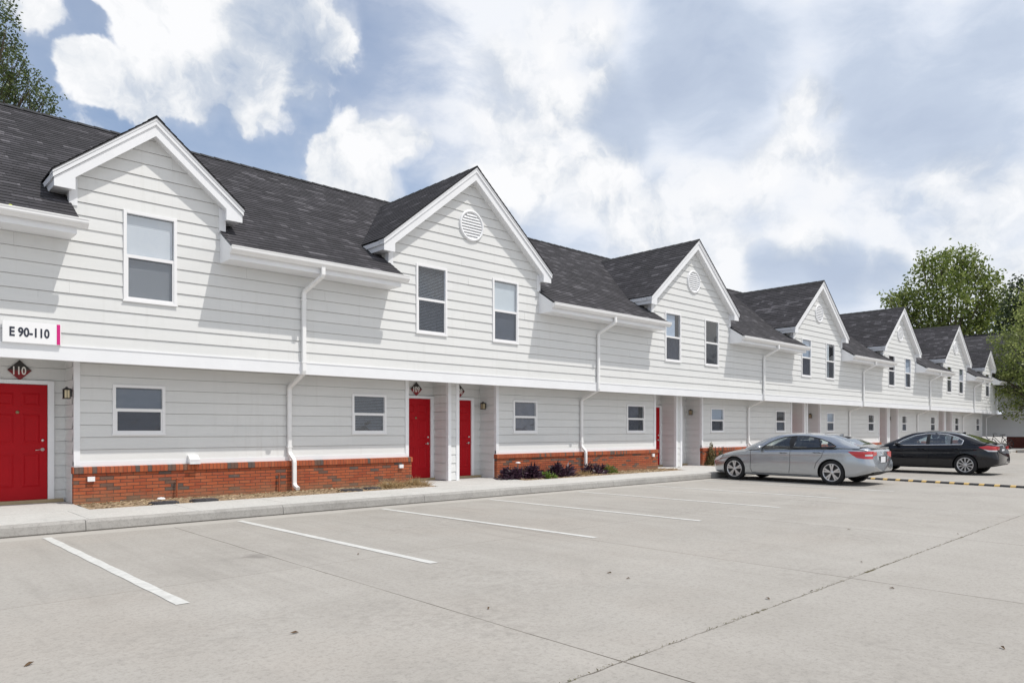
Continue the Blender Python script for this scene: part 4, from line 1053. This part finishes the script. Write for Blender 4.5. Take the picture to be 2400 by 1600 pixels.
    k = MB(); k.extr([(px+.035, c['lip']-.03), (px+.03, c['lip']-.004), (px+.16, c['lip']-.008), (px+.16, c['lip']-.04)], lambda p, a: (p[0], a, p[1]), -hw0*.56, hw0*.56); k.build('deck_lip', c['mat'], body)
    k = MB(); bx = c['rear'][1]; k.box(bx+.02, bx+.25, -hw0*.60, hw0*.60, .31, .385); k.build('rear_valance', M_BLK, body)
    k = MB(); k.extr([(0, 0), (.16, 0), (.03, .055), (-.01, .05)], lambda p, a: (c['fin']+p[0], a, float(crv(c['roof'], np.array([c['fin']+.05]))[0])-.012+p[1]), -.018, .018); k.build('antenna_fin', c['finmat'], root)
    if c.get('emblem'):
        k = MB(); k.lathe([(0, .004), (.04, .004), (.045, 0)], (px-.018, 0, c['platez']+.17), (-1, 0, 0), 18); k.build('emblem', M_CHR, root)
    return root
P_SIL = paint('silver_paint', (.42, .445, .475), .8, .22); P_DRK = paint('dark_paint', (.005, .0055, .009), .0, .25); P_DRK.node_tree.nodes['Principled BSDF'].inputs['Specular IOR Level'].default_value = .05
SIL = dict(L=4.80, W=1.83, mat=P_SIL, glass=M_CGL, axles=(1.17, 3.93), wz=.318, tyre=.318, rim=.232, arch=.352, wb=.925,
    plan=[(0, .66), (.05, .76), (.15, .86), (.35, .935), (.8, .985), (1.6, 1), (3.2, 1), (3.9, .985), (4.3, .93), (4.55, .83), (4.7, .70), (4.8, .50)],
    bot=[(0, .36), (.2, .29), (.5, .21), (.8, .185), (1.6, .165), (3.4, .165), (4.3, .18), (4.65, .20), (4.8, .26)],
    shoulder=[(0, .86), (.1, .915), (.3, .94), (.7, .945), (1.2, .93), (2.2, .905), (3.1, .875), (3.6, .845), (4.1, .775), (4.45, .695), (4.65, .615), (4.8, .50)],
    centre=[(0, .88), (.1, .955), (.35, .985), (.7, .98), (1.2, .96), (2.2, .92), (3.1, .91), (3.5, .925), (4.0, .865), (4.4, .775), (4.65, .67), (4.8, .54)],
    rear=(.16, .03, .0, .06, .04), front=(.10, .02, .0, .02, .1),
    roof=[(.38, .985), (.55, 1.025), (.75, 1.10), (1.0, 1.195), (1.28, 1.275), (1.6, 1.32), (2.14, 1.342), (2.6, 1.325), (2.96, 1.245), (3.3, 1.10), (3.62, .935)],
    belt=[(.38, .94), (1.1, .955), (2.2, .915), (3.15, .88), (3.62, .86)], gh=(.38, 3.62), wroof=[(.38, .80), (.9, .72), (1.5, .66), (2.4, .655), (3.0, .71), (3.62, .80)],
    dlo=[(3.13, .90), (2.90, 1.065), (2.70, 1.165), (2.50, 1.225), (2.2, 1.25), (1.85, 1.245), (1.52, 1.185), (1.24, 1.09), (1.06, .995), (1.12, .965), (2.2, .925)],
    panes=dict(quarter=((1.0, 1.0), (1.40, 1.55)), rear_side=((1.44, 1.585), (2.20, 2.17)), front_side=((2.31, 2.335), (3.2, 3.2))), ws=(2.74, 3.56), rw=(.50, 1.24),
    trim=M_BLK, trimr=.012, gaps=[[(3.43, .86), (3.40, .6), (3.42, .36), (3.36, .235)], [(2.27, .88), (2.26, .5), (2.30, .235)], [(1.36, .90), (1.42, .72), (1.56, .55), (1.60, .40)], [(3.36, .232), (2.30, .232), (1.60, .232)], [(.56, .915), (.12, .90)]],
    handles=[(2.47, .80), (1.55, .825)], mirror=(3.12, .925), mirmat=P_SIL, spokes=5, split=(-.17, .17), sw=(.013, .024), seat=(2.15, 1.32), zfloor=.86,
    patch=dict(tail_light=([(.68, .865), (.3, .875), (.0, .875), (.0, .80), (.16, .80), (.16, .755), (.0, .75), (.0, .69), (.2, .69), (.40, .715), (.55, .79)], .55, M_TAIL), reverse_light=([(.16, .80), (.0, .80), (.0, .755), (.16, .755)], .5, M_CLR),
               headlight=([(4.36, .70), (4.62, .60), (4.72, .54), (4.60, .53), (4.44, .57), (4.34, .65)], .4, M_CLR)),
    platez=.66, tailz=(.70, .86), taily=(.36, .60), innermat=M_TAIL, lip=.975, fin=1.22, finmat=P_SIL, emblem=True)
def squeeze(c, x0, cut):
    f = lambda x: x*(x0-cut)/x0 if x < x0 else x-cut
    for k in ('plan', 'bot', 'shoulder', 'centre', 'roof', 'belt', 'wroof', 'dlo', 'handles'): c[k] = [(f(p[0]), p[1]) for p in c[k]]
    c['gaps'] = [[(f(p[0]), p[1]) for p in g] for g in c['gaps']]; c['mirror'] = (f(c['mirror'][0]), c['mirror'][1])
    c['panes'] = {k: tuple(tuple(f(x) for x in q) for q in v) for k, v in c['panes'].items()}
    for k in ('ws', 'rw', 'gh', 'axles', 'seat'): c[k] = tuple(f(x) for x in c[k])
    c['patch'] = {k: ([(f(p[0]), p[1]) for p in v[0]], v[1], v[2]) for k, v in c['patch'].items()}
    c['fin'] = f(c['fin']); c['L'] = f(c['L']); return c
SIL0 = dict(SIL); squeeze(SIL, 1.1, .20)
make_car(SIL, 'parked_car', (19.42, 6.90, 0), 'silver four door sedan parked nose in at the kerb')
DRK = dict(SIL0); DRK.update(L=4.72, mat=P_DRK, glass=M_CGD, axles=(1.0, 3.70), spokes=10, split=(0.,), sw=(.010, .021), W=1.80, wb=.93,
    plan=[(0, .72), (.05, .82), (.15, .89), (.35, .945), (.8, .985), (1.6, 1), (3.2, 1), (3.8, .985), (4.2, .93), (4.45, .85), (4.62, .72), (4.72, .52)],
    bot=[(0, .34), (.2, .28), (.5, .22), (.8, .19), (1.6, .19), (3.4, .19), (4.2, .20), (4.6, .22), (4.72, .26)],
    shoulder=[(0, .90), (.1, .95), (.3, .965), (.7, .96), (1.2, .95), (2.2, .925), (3.1, .90), (3.6, .87), (4.1, .80), (4.4, .73), (4.6, .65), (4.72, .55)],
    centre=[(0, .93), (.1, .99), (.35, 1.01), (.7, 1.0), (1.2, .97), (2.2, .94), (3.1, .93), (3.45, .945), (3.9, .89), (4.3, .82), (4.6, .71), (4.72, .58)],
    rear=(.14, .02, .0, .06, .05),
    roof=[(.40, 1.01), (.55, 1.055), (.82, 1.165), (1.05, 1.25), (1.27, 1.315), (1.64, 1.375), (2.07, 1.395), (2.51, 1.36), (2.75, 1.28), (3.1, 1.10), (3.42, .955)],
    belt=[(.40, .965), (1.1, .95), (2.2, .925), (3.15, .90), (3.42, .885)], gh=(.40, 3.42), wroof=[(.40, .80), (.9, .73), (1.5, .68), (2.3, .67), (2.9, .72), (3.42, .80)],
    dlo=[(3.10, .905), (2.82, 1.09), (2.49, 1.235), (2.16, 1.295), (1.84, 1.30), (1.53, 1.275), (1.22, 1.175), (1.06, 1.08), (1.10, .955)],
    panes=dict(quarter=((1.0, 1.0), (1.38, 1.38)), rear_side=((1.41, 1.41), (2.01, 2.01)), front_side=((2.13, 2.13), (3.2, 3.2))), ws=(2.58, 3.36), rw=(.50, 1.2),
    trim=M_CHR, trimr=.015, gaps=[[(3.33, .88), (3.30, .6), (3.28, .30)], [(2.07, .90), (2.07, .26)], [(1.10, .93), (1.18, .72), (1.36, .50)], [(3.28, .28), (1.4, .28)]],
    handles=[(2.27, .80), (1.30, .825)], mirror=(2.98, .96), mirmat=P_DRK, seat=(2.05, 1.2), arch=.356,
    patch=dict(tail_light=([(.58, .88), (.3, .925), (.0, .905), (.0, .79), (.22, .79), (.42, .82)], .5, M_TAIL), reverse_light=([(.42, .82), (.22, .79), (.0, .79), (.0, .745), (.25, .745)], .5, M_CLR),
               headlight=([(4.25, .74), (4.5, .67), (4.64, .60), (4.5, .58), (4.3, .63)], .4, M_CLR)),
    platez=.74, tailz=(.80, .90), taily=(.42, .66), lip=1.005, fin=1.20, finmat=P_DRK)
squeeze(DRK, .95, .13)
make_car(DRK, 'parked_car', (26.63, 5.89, 0), 'dark navy four door sedan with chrome window trim, beyond the silver car')
# ------------------------------------------------------------------ foliage
def leaf_mesh(name, C, dirs, ln, wd, m, parent, bend=.0, smooth=False):
    """C (n,3) centres; dirs (n,3) leaf axis; two triangles-quads folded"""
    n = len(C); up = RNG.normal(size=(n, 3)); ax = dirs/np.linalg.norm(dirs, axis=1, keepdims=True)
    sd_ = np.cross(ax, up); sd_ /= np.linalg.norm(sd_, axis=1, keepdims=True)+1e-9
    nm = np.cross(ax, sd_); l = ln if np.ndim(ln) else np.full(n, ln); w_ = wd if np.ndim(wd) else np.full(n, wd); l = l[:, None]; w_ = w_[:, None]
    v = np.stack([C-ax*l*.5, C+sd_*w_*.5-nm*w_*.15, C+ax*l*.5-nm*l*bend, C-sd_*w_*.5-nm*w_*.15], 1).reshape(-1, 3)
    me = bpy.data.meshes.new(name); me.vertices.add(4*n); me.vertices.foreach_set('co', v.ravel())
    me.loops.add(4*n); me.polygons.add(n); me.loops.foreach_set('vertex_index', np.arange(4*n)); me.polygons.foreach_set('loop_start', np.arange(0, 4*n, 4)); me.polygons.foreach_set('loop_total', np.full(n, 4))
    me.update(calc_edges=True); me.materials.append(m)
    o = bpy.data.objects.new(name, me); COL.objects.link(o); o.parent = parent; return o
M_L1 = m_leaf('pear_leaf', [(.028, .05, .012), (.055, .085, .02), (.095, .13, .03), (.16, .19, .06)], .4, .3)
M_L2 = m_leaf('oak_leaf', [(.07, .105, .02), (.13, .18, .036), (.20, .25, .065), (.29, .32, .11)], .45, .55)
M_L3 = m_leaf('dark_leaf', [(.018, .032, .010), (.032, .055, .016), (.055, .08, .025)], .5, .25)
M_L4 = m_leaf('elm_leaf', [(.12, .16, .045), (.21, .26, .075), (.32, .37, .12), (.45, .48, .22)], .45, .55)
def tree(name, loc, label, trunk_h, clumps, nleaf, lsz, m, tr=.25, fill=None):
    """clumps: (x,y,z,r) relative to loc"""
    root = thing(name, loc, label, 'tree', 'trees around the buildings')
    k = MB(); top = Vector((0, 0, trunk_h))
    k.tube([(0, 0, -.1), (.05, 0, trunk_h*.35), (-.05, .05, trunk_h*.7), tuple(top)], [tr*1.35, tr, tr*.85, tr*.7], 10)
    for (x, y, z, r) in clumps:
        e = Vector((x, y, z)); h0 = trunk_h*(.55+.45*RNG.random()); b = Vector((0, 0, h0)); md = b.lerp(e, .5)+Vector((RNG.normal()*.25, RNG.normal()*.25, abs(e-b)*.08 if False else .3))
        k.tube([b, md, e], [tr*.42, tr*.22, tr*.06], 6)
        for q in range(4):
            d = Vector(RNG.normal(size=3)).normalized()*r*.8; k.tube([md.lerp(e, .5+.1*q), e+d], [tr*.10, tr*.03], 4)
    k.build('trunk', M_BARK, root)
    Cs, Ds = [], []
    tot = sum(c_[3]**2.2 for c_ in clumps)
    for (x, y, z, r) in clumps:
        n = int(nleaf*r**2.2/tot)
        # sprays: short twigs with leaves along them, so the outline is ragged and gaps show
        ns = max(6, n//14)
        d = RNG.normal(size=(ns, 3)); d /= np.linalg.norm(d, axis=1, keepdims=True); d[:, 2] *= .85
        rad = r*RNG.uniform(.35, 1.12, size=(ns, 1))**.8
        o = np.array([x, y, z])+d*rad
        per = n//ns
        tw = d+RNG.normal(size=(ns, 3))*.6; tw /= np.linalg.norm(tw, axis=1, keepdims=True)
        t = RNG.uniform(-.5, .6, size=(ns, per, 1))*r*.38
        P = o[:, None, :]+tw[:, None, :]*t+RNG.normal(size=(ns, per, 3))*lsz*.9
        A = tw[:, None, :]*.7+RNG.normal(size=(ns, per, 3))*.6-np.array([0, 0, .35])
        Cs.append(P.reshape(-1, 3)); Ds.append(A.reshape(-1, 3))
    C = np.concatenate(Cs); A = np.concatenate(Ds)
    leaf_mesh('crown', C, A, lsz*RNG.uniform(.8, 1.4, len(C)), lsz*RNG.uniform(.5, .75, len(C)), m, root, .15)
    return root
def clump_px(loc, lst, d):
    """crown clumps from where the crown stands: pixel x, pixel y, radius px at forward distance d"""
    out = []
    for (u, v, r, dd) in lst:
        p = atD(u, v, d+dd)-Vector(loc); out.append((p.x, p.y, p.z, r*(d+dd)/FPX))
    return out
d = 26.; base = atD(-150, HOR, d); base.z = 0
tree('pear_tree', base, 'tall narrow tree rising behind the roof at the left edge', 8.,
     clump_px(base, [(-10, 30, 45, 0), (-60, 90, 90, 1), (0, 150, 50, .3), (20, 200, 42, 0), (70, 190, 40, .2), (95, 225, 34, 0), (40, 255, 50, .5), (90, 265, 38, .2), (-60, 220, 90, 1.), (10, 100, 38, .5), (-110, 160, 110, 2), (-150, 20, 110, 1), (150, 292, 14, .2), (165, 308, 10, .2), (110, 285, 30, .4), (-20, 300, 80, .3), (-200, 120, 120, 0), (45, 130, 22, 0), (-100, -60, 100, 1), (-30, -20, 50, 0), (105, 240, 36, 0), (60, 215, 40, 0), (30, 160, 34, 0), (120, 270, 26, 0), (15, 60, 34, 0)], d), 22000, .10, M_L1, .22)
d = 82.; base = atD(2215, HOR, d); base.z = 0
tree('oak_tree', base, 'broad green tree standing behind the far gables', 9.,
     clump_px(base, [(2180, 640, 46, 0), (2230, 625, 50, 2), (2290, 650, 46, 0), (2330, 690, 40, 0), (2160, 690, 48, 2), (2230, 690, 60, -2), (2300, 720, 50, 1), (2130, 720, 40, 0), (2100, 706, 26, 0), (2080, 698, 16, 0), (2140, 705, 30, 0), (2270, 625, 36, 0), (2190, 622, 30, 0), (2110, 690, 16, 0), (2170, 745, 55, 0), (2240, 755, 60, 3), (2320, 745, 50, 0), (2345, 720, 36, 2), (2205, 790, 60, 2), (2280, 790, 60, 0), (2130, 760, 40, 1), (2160, 600, 12, 0), (2205, 600, 14, 0), (2260, 598, 18, 0), (2282, 600, 13, 1), (2320, 650, 26, 0), (2250, 660, 40, 0)], d), 13500, .36, M_L2, .42)
d = 70.; base = atD(2460, HOR, d); base.z = 0
tree('dark_tree', base, 'dark dense tree at the right edge behind the wing roof', 6.,
     clump_px(base, [(2400, 700, 40, 0), (2375, 725, 30, 0), (2440, 690, 60, 0), (2380, 760, 40, 0), (2420, 760, 60, 1), (2500, 720, 90, 2), (2355, 775, 22, 0), (2480, 800, 90, 0), (2405, 672, 24, 0), (2370, 790, 30, 1)], d), 9000, .34, M_L3, .4)
d = 49.; base = atD(2440, HOR, d); base.z = 0
tree('elm_tree', base, 'light green small leaved tree hanging over the lot at the right edge', 3.6,
     clump_px(base, [(2392, 760, 38, 0), (2404, 730, 32, 0), (2365, 800, 38, 0), (2400, 800, 55, .5), (2350, 835, 32, 0), (2390, 860, 55, 0), (2345, 880, 30, 0), (2320, 840, 14, 0), (2365, 905, 46, .4), (2400, 930, 50, 0), (2340, 915, 24, 0), (2380, 955, 30, 0), (2450, 700, 60, 0), (2480, 800, 90, 1), (2470, 900, 80, 0), (2520, 840, 80, 0), (2325, 890, 16, 0), (2308, 895, 10, 0), (2315, 870, 10, 0), (2440, 850, 70, -2)], d), 17000, .17, M_L4, .22)
# ------------------------------------------------------------------ plants in the beds
def blades(n, rx, ry, h, ln, wd, spread, seed):
    rg = np.random.default_rng(seed)
    P = np.stack([rg.normal(size=n)*rx*.45, rg.normal(size=n)*ry*.45, np.zeros(n)], 1)
    q = np.clip(1-(P[:, 0]/rx)**2-(P[:, 1]/ry)**2, .15, 1)
    nl = 7; lc = np.stack([rg.uniform(-.8, .8, nl)*rx, rg.uniform(-.7, .7, nl)*ry], 1); lh = rg.uniform(.45, 1.15, nl); who = rg.integers(0, nl, n)
    dd = rg.normal(size=(n, 2))*np.array([rx, ry])*.20; P[:, :2] = lc[who]+dd
    q = np.exp(-((dd/np.array([rx, ry])/.30)**2).sum(1)*.5)
    P[:, 2] = h*lh[who]*q*rg.uniform(.1, 1, n)
    A = np.stack([(P[:, 0]*.5/rx+dd[:, 0]/rx*2)*spread+rg.normal(size=n)*.5, (P[:, 1]*.5/ry+dd[:, 1]/ry*2)*spread+rg.normal(size=n)*.5, rg.uniform(.2, 1.2, n)], 1)
    return P, A, ln*rg.uniform(.7, 1.3, n), wd*rg.uniform(.7, 1.2, n)
M_PUR = m_leaf('purple_leaf', [(.018, .008, .016), (.040, .016, .034), (.075, .036, .062), (.14, .085, .12)], .4, .15)
M_GRN = m_leaf('weed_leaf', [(.08, .14, .02), (.14, .22, .03), (.22, .30, .06)], .5, .35)
M_DRY = m_leaf('dry_leaf', [(.30, .20, .10), (.46, .34, .18), (.60, .47, .28)], .8, .3)
M_ROS = m_leaf('shrub_leaf', [(.06, .055, .02), (.12, .11, .04), (.22, .19, .09), (.35, .29, .17)], .6, .3)
def plant(name, loc, label, cat, group, n, rx, ry, h, ln, wd, m, seed, stems=8, spread=.9):
    root = thing(name, loc, label, cat, group)
    P, A, l, w_ = blades(n, rx, ry, h, ln, wd, spread, seed)
    leaf_mesh('foliage', P, A, l, w_, m, root, .25)
    k = MB(); rg = random.Random(seed)
    for i in range(stems):
        x, y = rg.gauss(0, rx*.4), rg.gauss(0, ry*.4); k.tube([(x*.5, y*.5, -.02), (x*.8, y*.8, h*.45), (x, y, h*.85)], [.007, .006, .004], 5)
    k.build('stem', M_BARK if m is not M_GRN else mat('green_stem', (.10, .15, .03), .6), root); return root
PG = 'plants in the beds by the brick skirts'
plant('purple_plant', (12.82, 13.35, .14), 'purple leaved plant beside the entry numbered 108, left of two', 'plant', PG, 900, .62, .36, .40, .21, .045, M_PUR, 1, 14, 1.2)
plant('purple_plant', (13.95, 13.42, .14), 'purple leaved plant in mid bed, under the small window right of door 108', 'plant', PG, 900, .62, .36, .36, .21, .045, M_PUR, 2, 14, 1.2)
plant('purple_plant', (15.62, 13.42, .14), 'purple leaved plant at the foot of the second downspout', 'plant', PG, 480, .40, .30, .33, .20, .042, M_PUR, 3, 9, 1.2)
plant('green_weed', (13.38, 13.02, .14), 'bright green weed between the two purple plants', 'plant', PG, 180, .18, .16, .24, .08, .04, M_GRN, 4, 5)
plant('green_weed', (16.20, 13.32, .14), 'bright green fern like weed right of the second downspout', 'plant', PG, 420, .30, .24, .30, .08, .028, M_GRN, 5, 7)
plant('rose_bush', (22.85, 13.72, .14), 'pale straggly bush in front of the silver car nose', 'bush', PG, 2600, .50, .36, .80, .075, .042, M_ROS, 6, 20, .5)
plant('dry_tuft', (9.05, 13.25, .14), 'dry straw coloured grass tuft in front of the brick left of door 109', 'plant', PG, 900, .62, .34, .13, .28, .012, M_DRY, 7, 6, 1.4)
plant('dry_tuft', (15.15, 13.3, .14), 'dry straw coloured grass tuft left of the second downspout', 'plant', PG, 260, .34, .24, .10, .24, .010, M_DRY, 8, 5, 1.4)
# straw and bark litter over the beds
n = 9000; wts = np.array([b-a for a, b in BEDS[:4]]); ch = RNG.choice(4, n, p=wts/wts.sum())
X = np.array([BEDS[c_][0]+RNG.random()*(BEDS[c_][1]-BEDS[c_][0]) for c_ in ch]); Yv = 12.88+RNG.random(n)*1.0
Zv = .142+.03*np.sin((Yv-12.835)/1.165*math.pi)+RNG.random(n)*.012
o = leaf_mesh('straw_mulch', np.stack([X, Yv, Zv], 1), np.stack([RNG.normal(size=n), RNG.normal(size=n), RNG.normal(size=n)*.12], 1), RNG.uniform(.03, .10, n), RNG.uniform(.008, .022, n), m_leaf('mulch', [(.20, .13, .07), (.40, .30, .18), (.58, .48, .32)], .9, .1), None)
tag(o, 'dry straw and bark litter strewn over the planting beds', 'mulch', None, 'stuff')
# meter lids, caps, small fittings in the bed
def lid(x, y, rx, ry, label):
    t_ = thing('meter_box', (x, y, .15), label, 'meter box', 'dark meter box lids in the beds')
    k = MB(); ringp = [(math.copysign(abs(math.cos(a))**.5, math.cos(a))*rx, math.copysign(abs(math.sin(a))**.5, math.sin(a))*ry) for a in np.linspace(0, 2*math.pi, 29)[:-1]]
    k.extr(ringp, lambda p, a: (p[0], p[1], a), -.04, .028); k.build('box', M_LID, t_)
    k = MB(); k.extr([(p[0]*.86, p[1]*.84) for p in ringp], lambda p, a: (p[0], p[1], a), .029, .04); k.box(-.03, .03, -.012, .012, .041, .05); k.build('lid', M_LID, t_)
lid(3.95, 13.03, .23, .15, 'dark oval meter box lid in the first bed, left of two side by side'); lid(4.62, 13.03, .23, .15, 'dark oval meter box lid in the first bed, right of two side by side')
lid(7.62, 13.13, .25, .15, 'dark oval meter box lid right of the first downspout'); lid(8.16, 13.2, .20, .14, 'small dark meter box lid under dry grass, near door 109')
def capfit(x, y, z, h, label):
    t_ = thing('path_light', (x, y, z), label, 'path light', 'small white capped stakes in the beds')
    k = MB(); k.tube([(0, 0, -.02), (0, 0, h)], .014, 8); k.build('stake', mat('grey_plastic', (.25, .25, .25), .6), t_)
    k = MB(); k.lathe([(.0, .03), (.05, .022), (.075, .0), (.07, -.008), (0, -.008)], (0, 0, h), (0, 0, 1), 20); k.build('cap', M_WHT, t_)
capfit(4.02, 13.42, .15, .05, 'low white cap beside the meter box lids in the first bed'); capfit(8.68, 13.35, .15, .06, 'low white cap in dry grass left of door 109'); capfit(12.86, 13.62, .15, .40, 'white cap on a stake above the leftmost purple plant')
def stake(x, label):
    k = MB(); k.tube([(x, 13.86, .10), (x+.01, 13.87, .52)], .017, 8); k.lathe([(.0, .02), (.02, .015), (.022, 0)], (x+.01, 13.87, .51), (0, 0, 1), 10)
    tag(k.build('pipe_stub', mat('rust', (.28, .075, .03), .8, vary=.3, vscale=30.)), label, 'pipe', 'rusty pipe stubs against the brick')
stake(4.42, 'thin rusty pipe stub against the brick, behind the paired meter lids'); stake(6.40, 'thin rusty pipe stub against the brick, just left of the first downspout')
# ball caught in the gutter
k = MB(); k.lathe([(.034*math.sin(t), -.034*math.cos(t)) for t in np.linspace(0, math.pi, 13)], tuple(atY(24, 484, 12.80)), (0, 0, 1), 18)
tag(k.build('tennis_ball', mat('felt', (.50, .58, .06), .9, vary=.1, vscale=60.)), 'yellow green ball lying in the gutter above the building sign', 'ball')
# dead leaves blown about the lot
lp = None; M_DL = m_leaf('dead_leaf', [(.05, .03, .015), (.10, .06, .03), (.17, .11, .06)], .8, .1)
for (u, v) in ((68, 1556), (690, 1482), (1428, 1342), (1472, 1355), (2020, 1317), (1800, 1402), (2090, 1378), (1902, 1384), (840, 1298), (2350, 1517), (1145, 1425), (1990, 1240), (2245, 1251)):
    p = atZ(u, v, .006)
    k = MB(); s_ = RNG.uniform(.018, .034)
    k.face([(-s_, 0, 0), (-.3*s_, .38*s_, .006), (s_*.3, .36*s_, .012), (s_, 0, .004), (.2*s_, -.34*s_, .01), (-.4*s_, -.3*s_, .002)])
    o = k.build('dead_leaf', M_DL); o.location = p; o.rotation_euler = (RNG.uniform(-.15, .15), RNG.uniform(-.15, .15), RNG.uniform(0, 6.28))
    tag(o, 'small curled brown leaf lying on the bare concrete', 'leaf', 'dead leaves on the parking lot')
# weeds growing from the open joint
n = 400; t = np.concatenate([RNG.normal(c_, .7, 40) for c_ in (2.6, 3.4, 4.1, 5.0, 5.6, 6.8, 7.6, 8.6, 9.6, 10.9)]); 
C = np.stack([t, 2.66+.018*t+RNG.normal(size=n)*.008, RNG.uniform(.0, .012, n)], 1)
o = leaf_mesh('joint_weeds', C, np.stack([RNG.normal(size=n)*.8, RNG.normal(size=n)*.5, RNG.uniform(.1, .7, n)], 1), RNG.uniform(.012, .03, n), RNG.uniform(.003, .006, n), m_leaf('weed_dry', [(.10, .075, .03), (.14, .12, .04), (.12, .14, .04)], .8, .2), None)
tag(o, 'sparse dry weeds growing along the open joint in the concrete', 'weeds', None, 'stuff')
# ------------------------------------------------------------------ far corner: bicycle, bin, flowerpot
bk = thing('bicycle', (56.3, 12.75, .16), 'black bicycle standing by the far corner downspout', 'bicycle', None, R(75))
for x in (-.52, .52):
    k = MB(); k.tube([(x+.33*math.cos(t), 0, .34+.33*math.sin(t)) for t in np.linspace(0, 2*math.pi, 33)], .022, 6); w_ = k.build('wheel', M_TYR, bk)
    k = MB()
    for a in range(8): k.tube([(x, 0, .34), (x+.32*math.cos(a*math.pi/4), 0, .34+.32*math.sin(a*math.pi/4))], .004, 4)
    k.build('spoke', M_CHR, w_)
k = MB()
for a, b in (((-.52, .34), (-.1, .36)), ((-.52, .34), (-.18, .82)), ((-.1, .36), (-.2, .9)), ((-.1, .36), (.38, .82)), ((-.18, .82), (.38, .86)), ((.52, .34), (.36, .98))): k.tube([(a[0], 0, a[1]), (b[0], 0, b[1])], .018, 6)
k.build('frame', M_BLK, bk)
k = MB(); k.tube([(.30, -.28, 1.0), (.36, -.12, 1.02), (.36, .12, 1.02), (.30, .28, 1.0)], .014, 6); k.build('handlebar', M_BLK, bk)
k = MB(); k.extr([(-.34, .92), (-.06, .92), (-.05, .95), (-.33, .97)], lambda p, a: (p[0], a, p[1]), -.06, .06); k.build('saddle', M_BLK, bk)
k = MB(); k.lathe([(0, 0), (.17, 0), (.21, .25), (.19, .5), (.0, .5)], (54.9, 13.1, .155), (0, 0, 1), 16)
tag(k.build('barrel_planter', mat('barrel_wood', (.13, .06, .03), .8)), 'small brown barrel beside the far bicycle', 'planter')
fp = thing('flowerpot', (52.6, 13.4, .15), 'red flower in a clay pot at the far entry corner', 'flowerpot')
k = MB(); k.lathe([(0, 0), (.10, 0), (.15, .26), (.14, .26), (0, .22)], (0, 0, 0), (0, 0, 1), 16); k.build('pot', mat('clay', (.36, .13, .07), .8), fp)
rg = np.random.default_rng(5); n = 80; P = rg.normal(size=(n, 3))*.11+np.array([0, 0, .42]); leaf_mesh('flower', P, rg.normal(size=(n, 3)), .09, .07, mat('red_petal', (.5, .04, .03), .6), fp)
n = 70; P = rg.normal(size=(n, 3))*.09+np.array([0, 0, .3]); leaf_mesh('foliage', P, rg.normal(size=(n, 3)), .10, .04, M_GRN, fp)
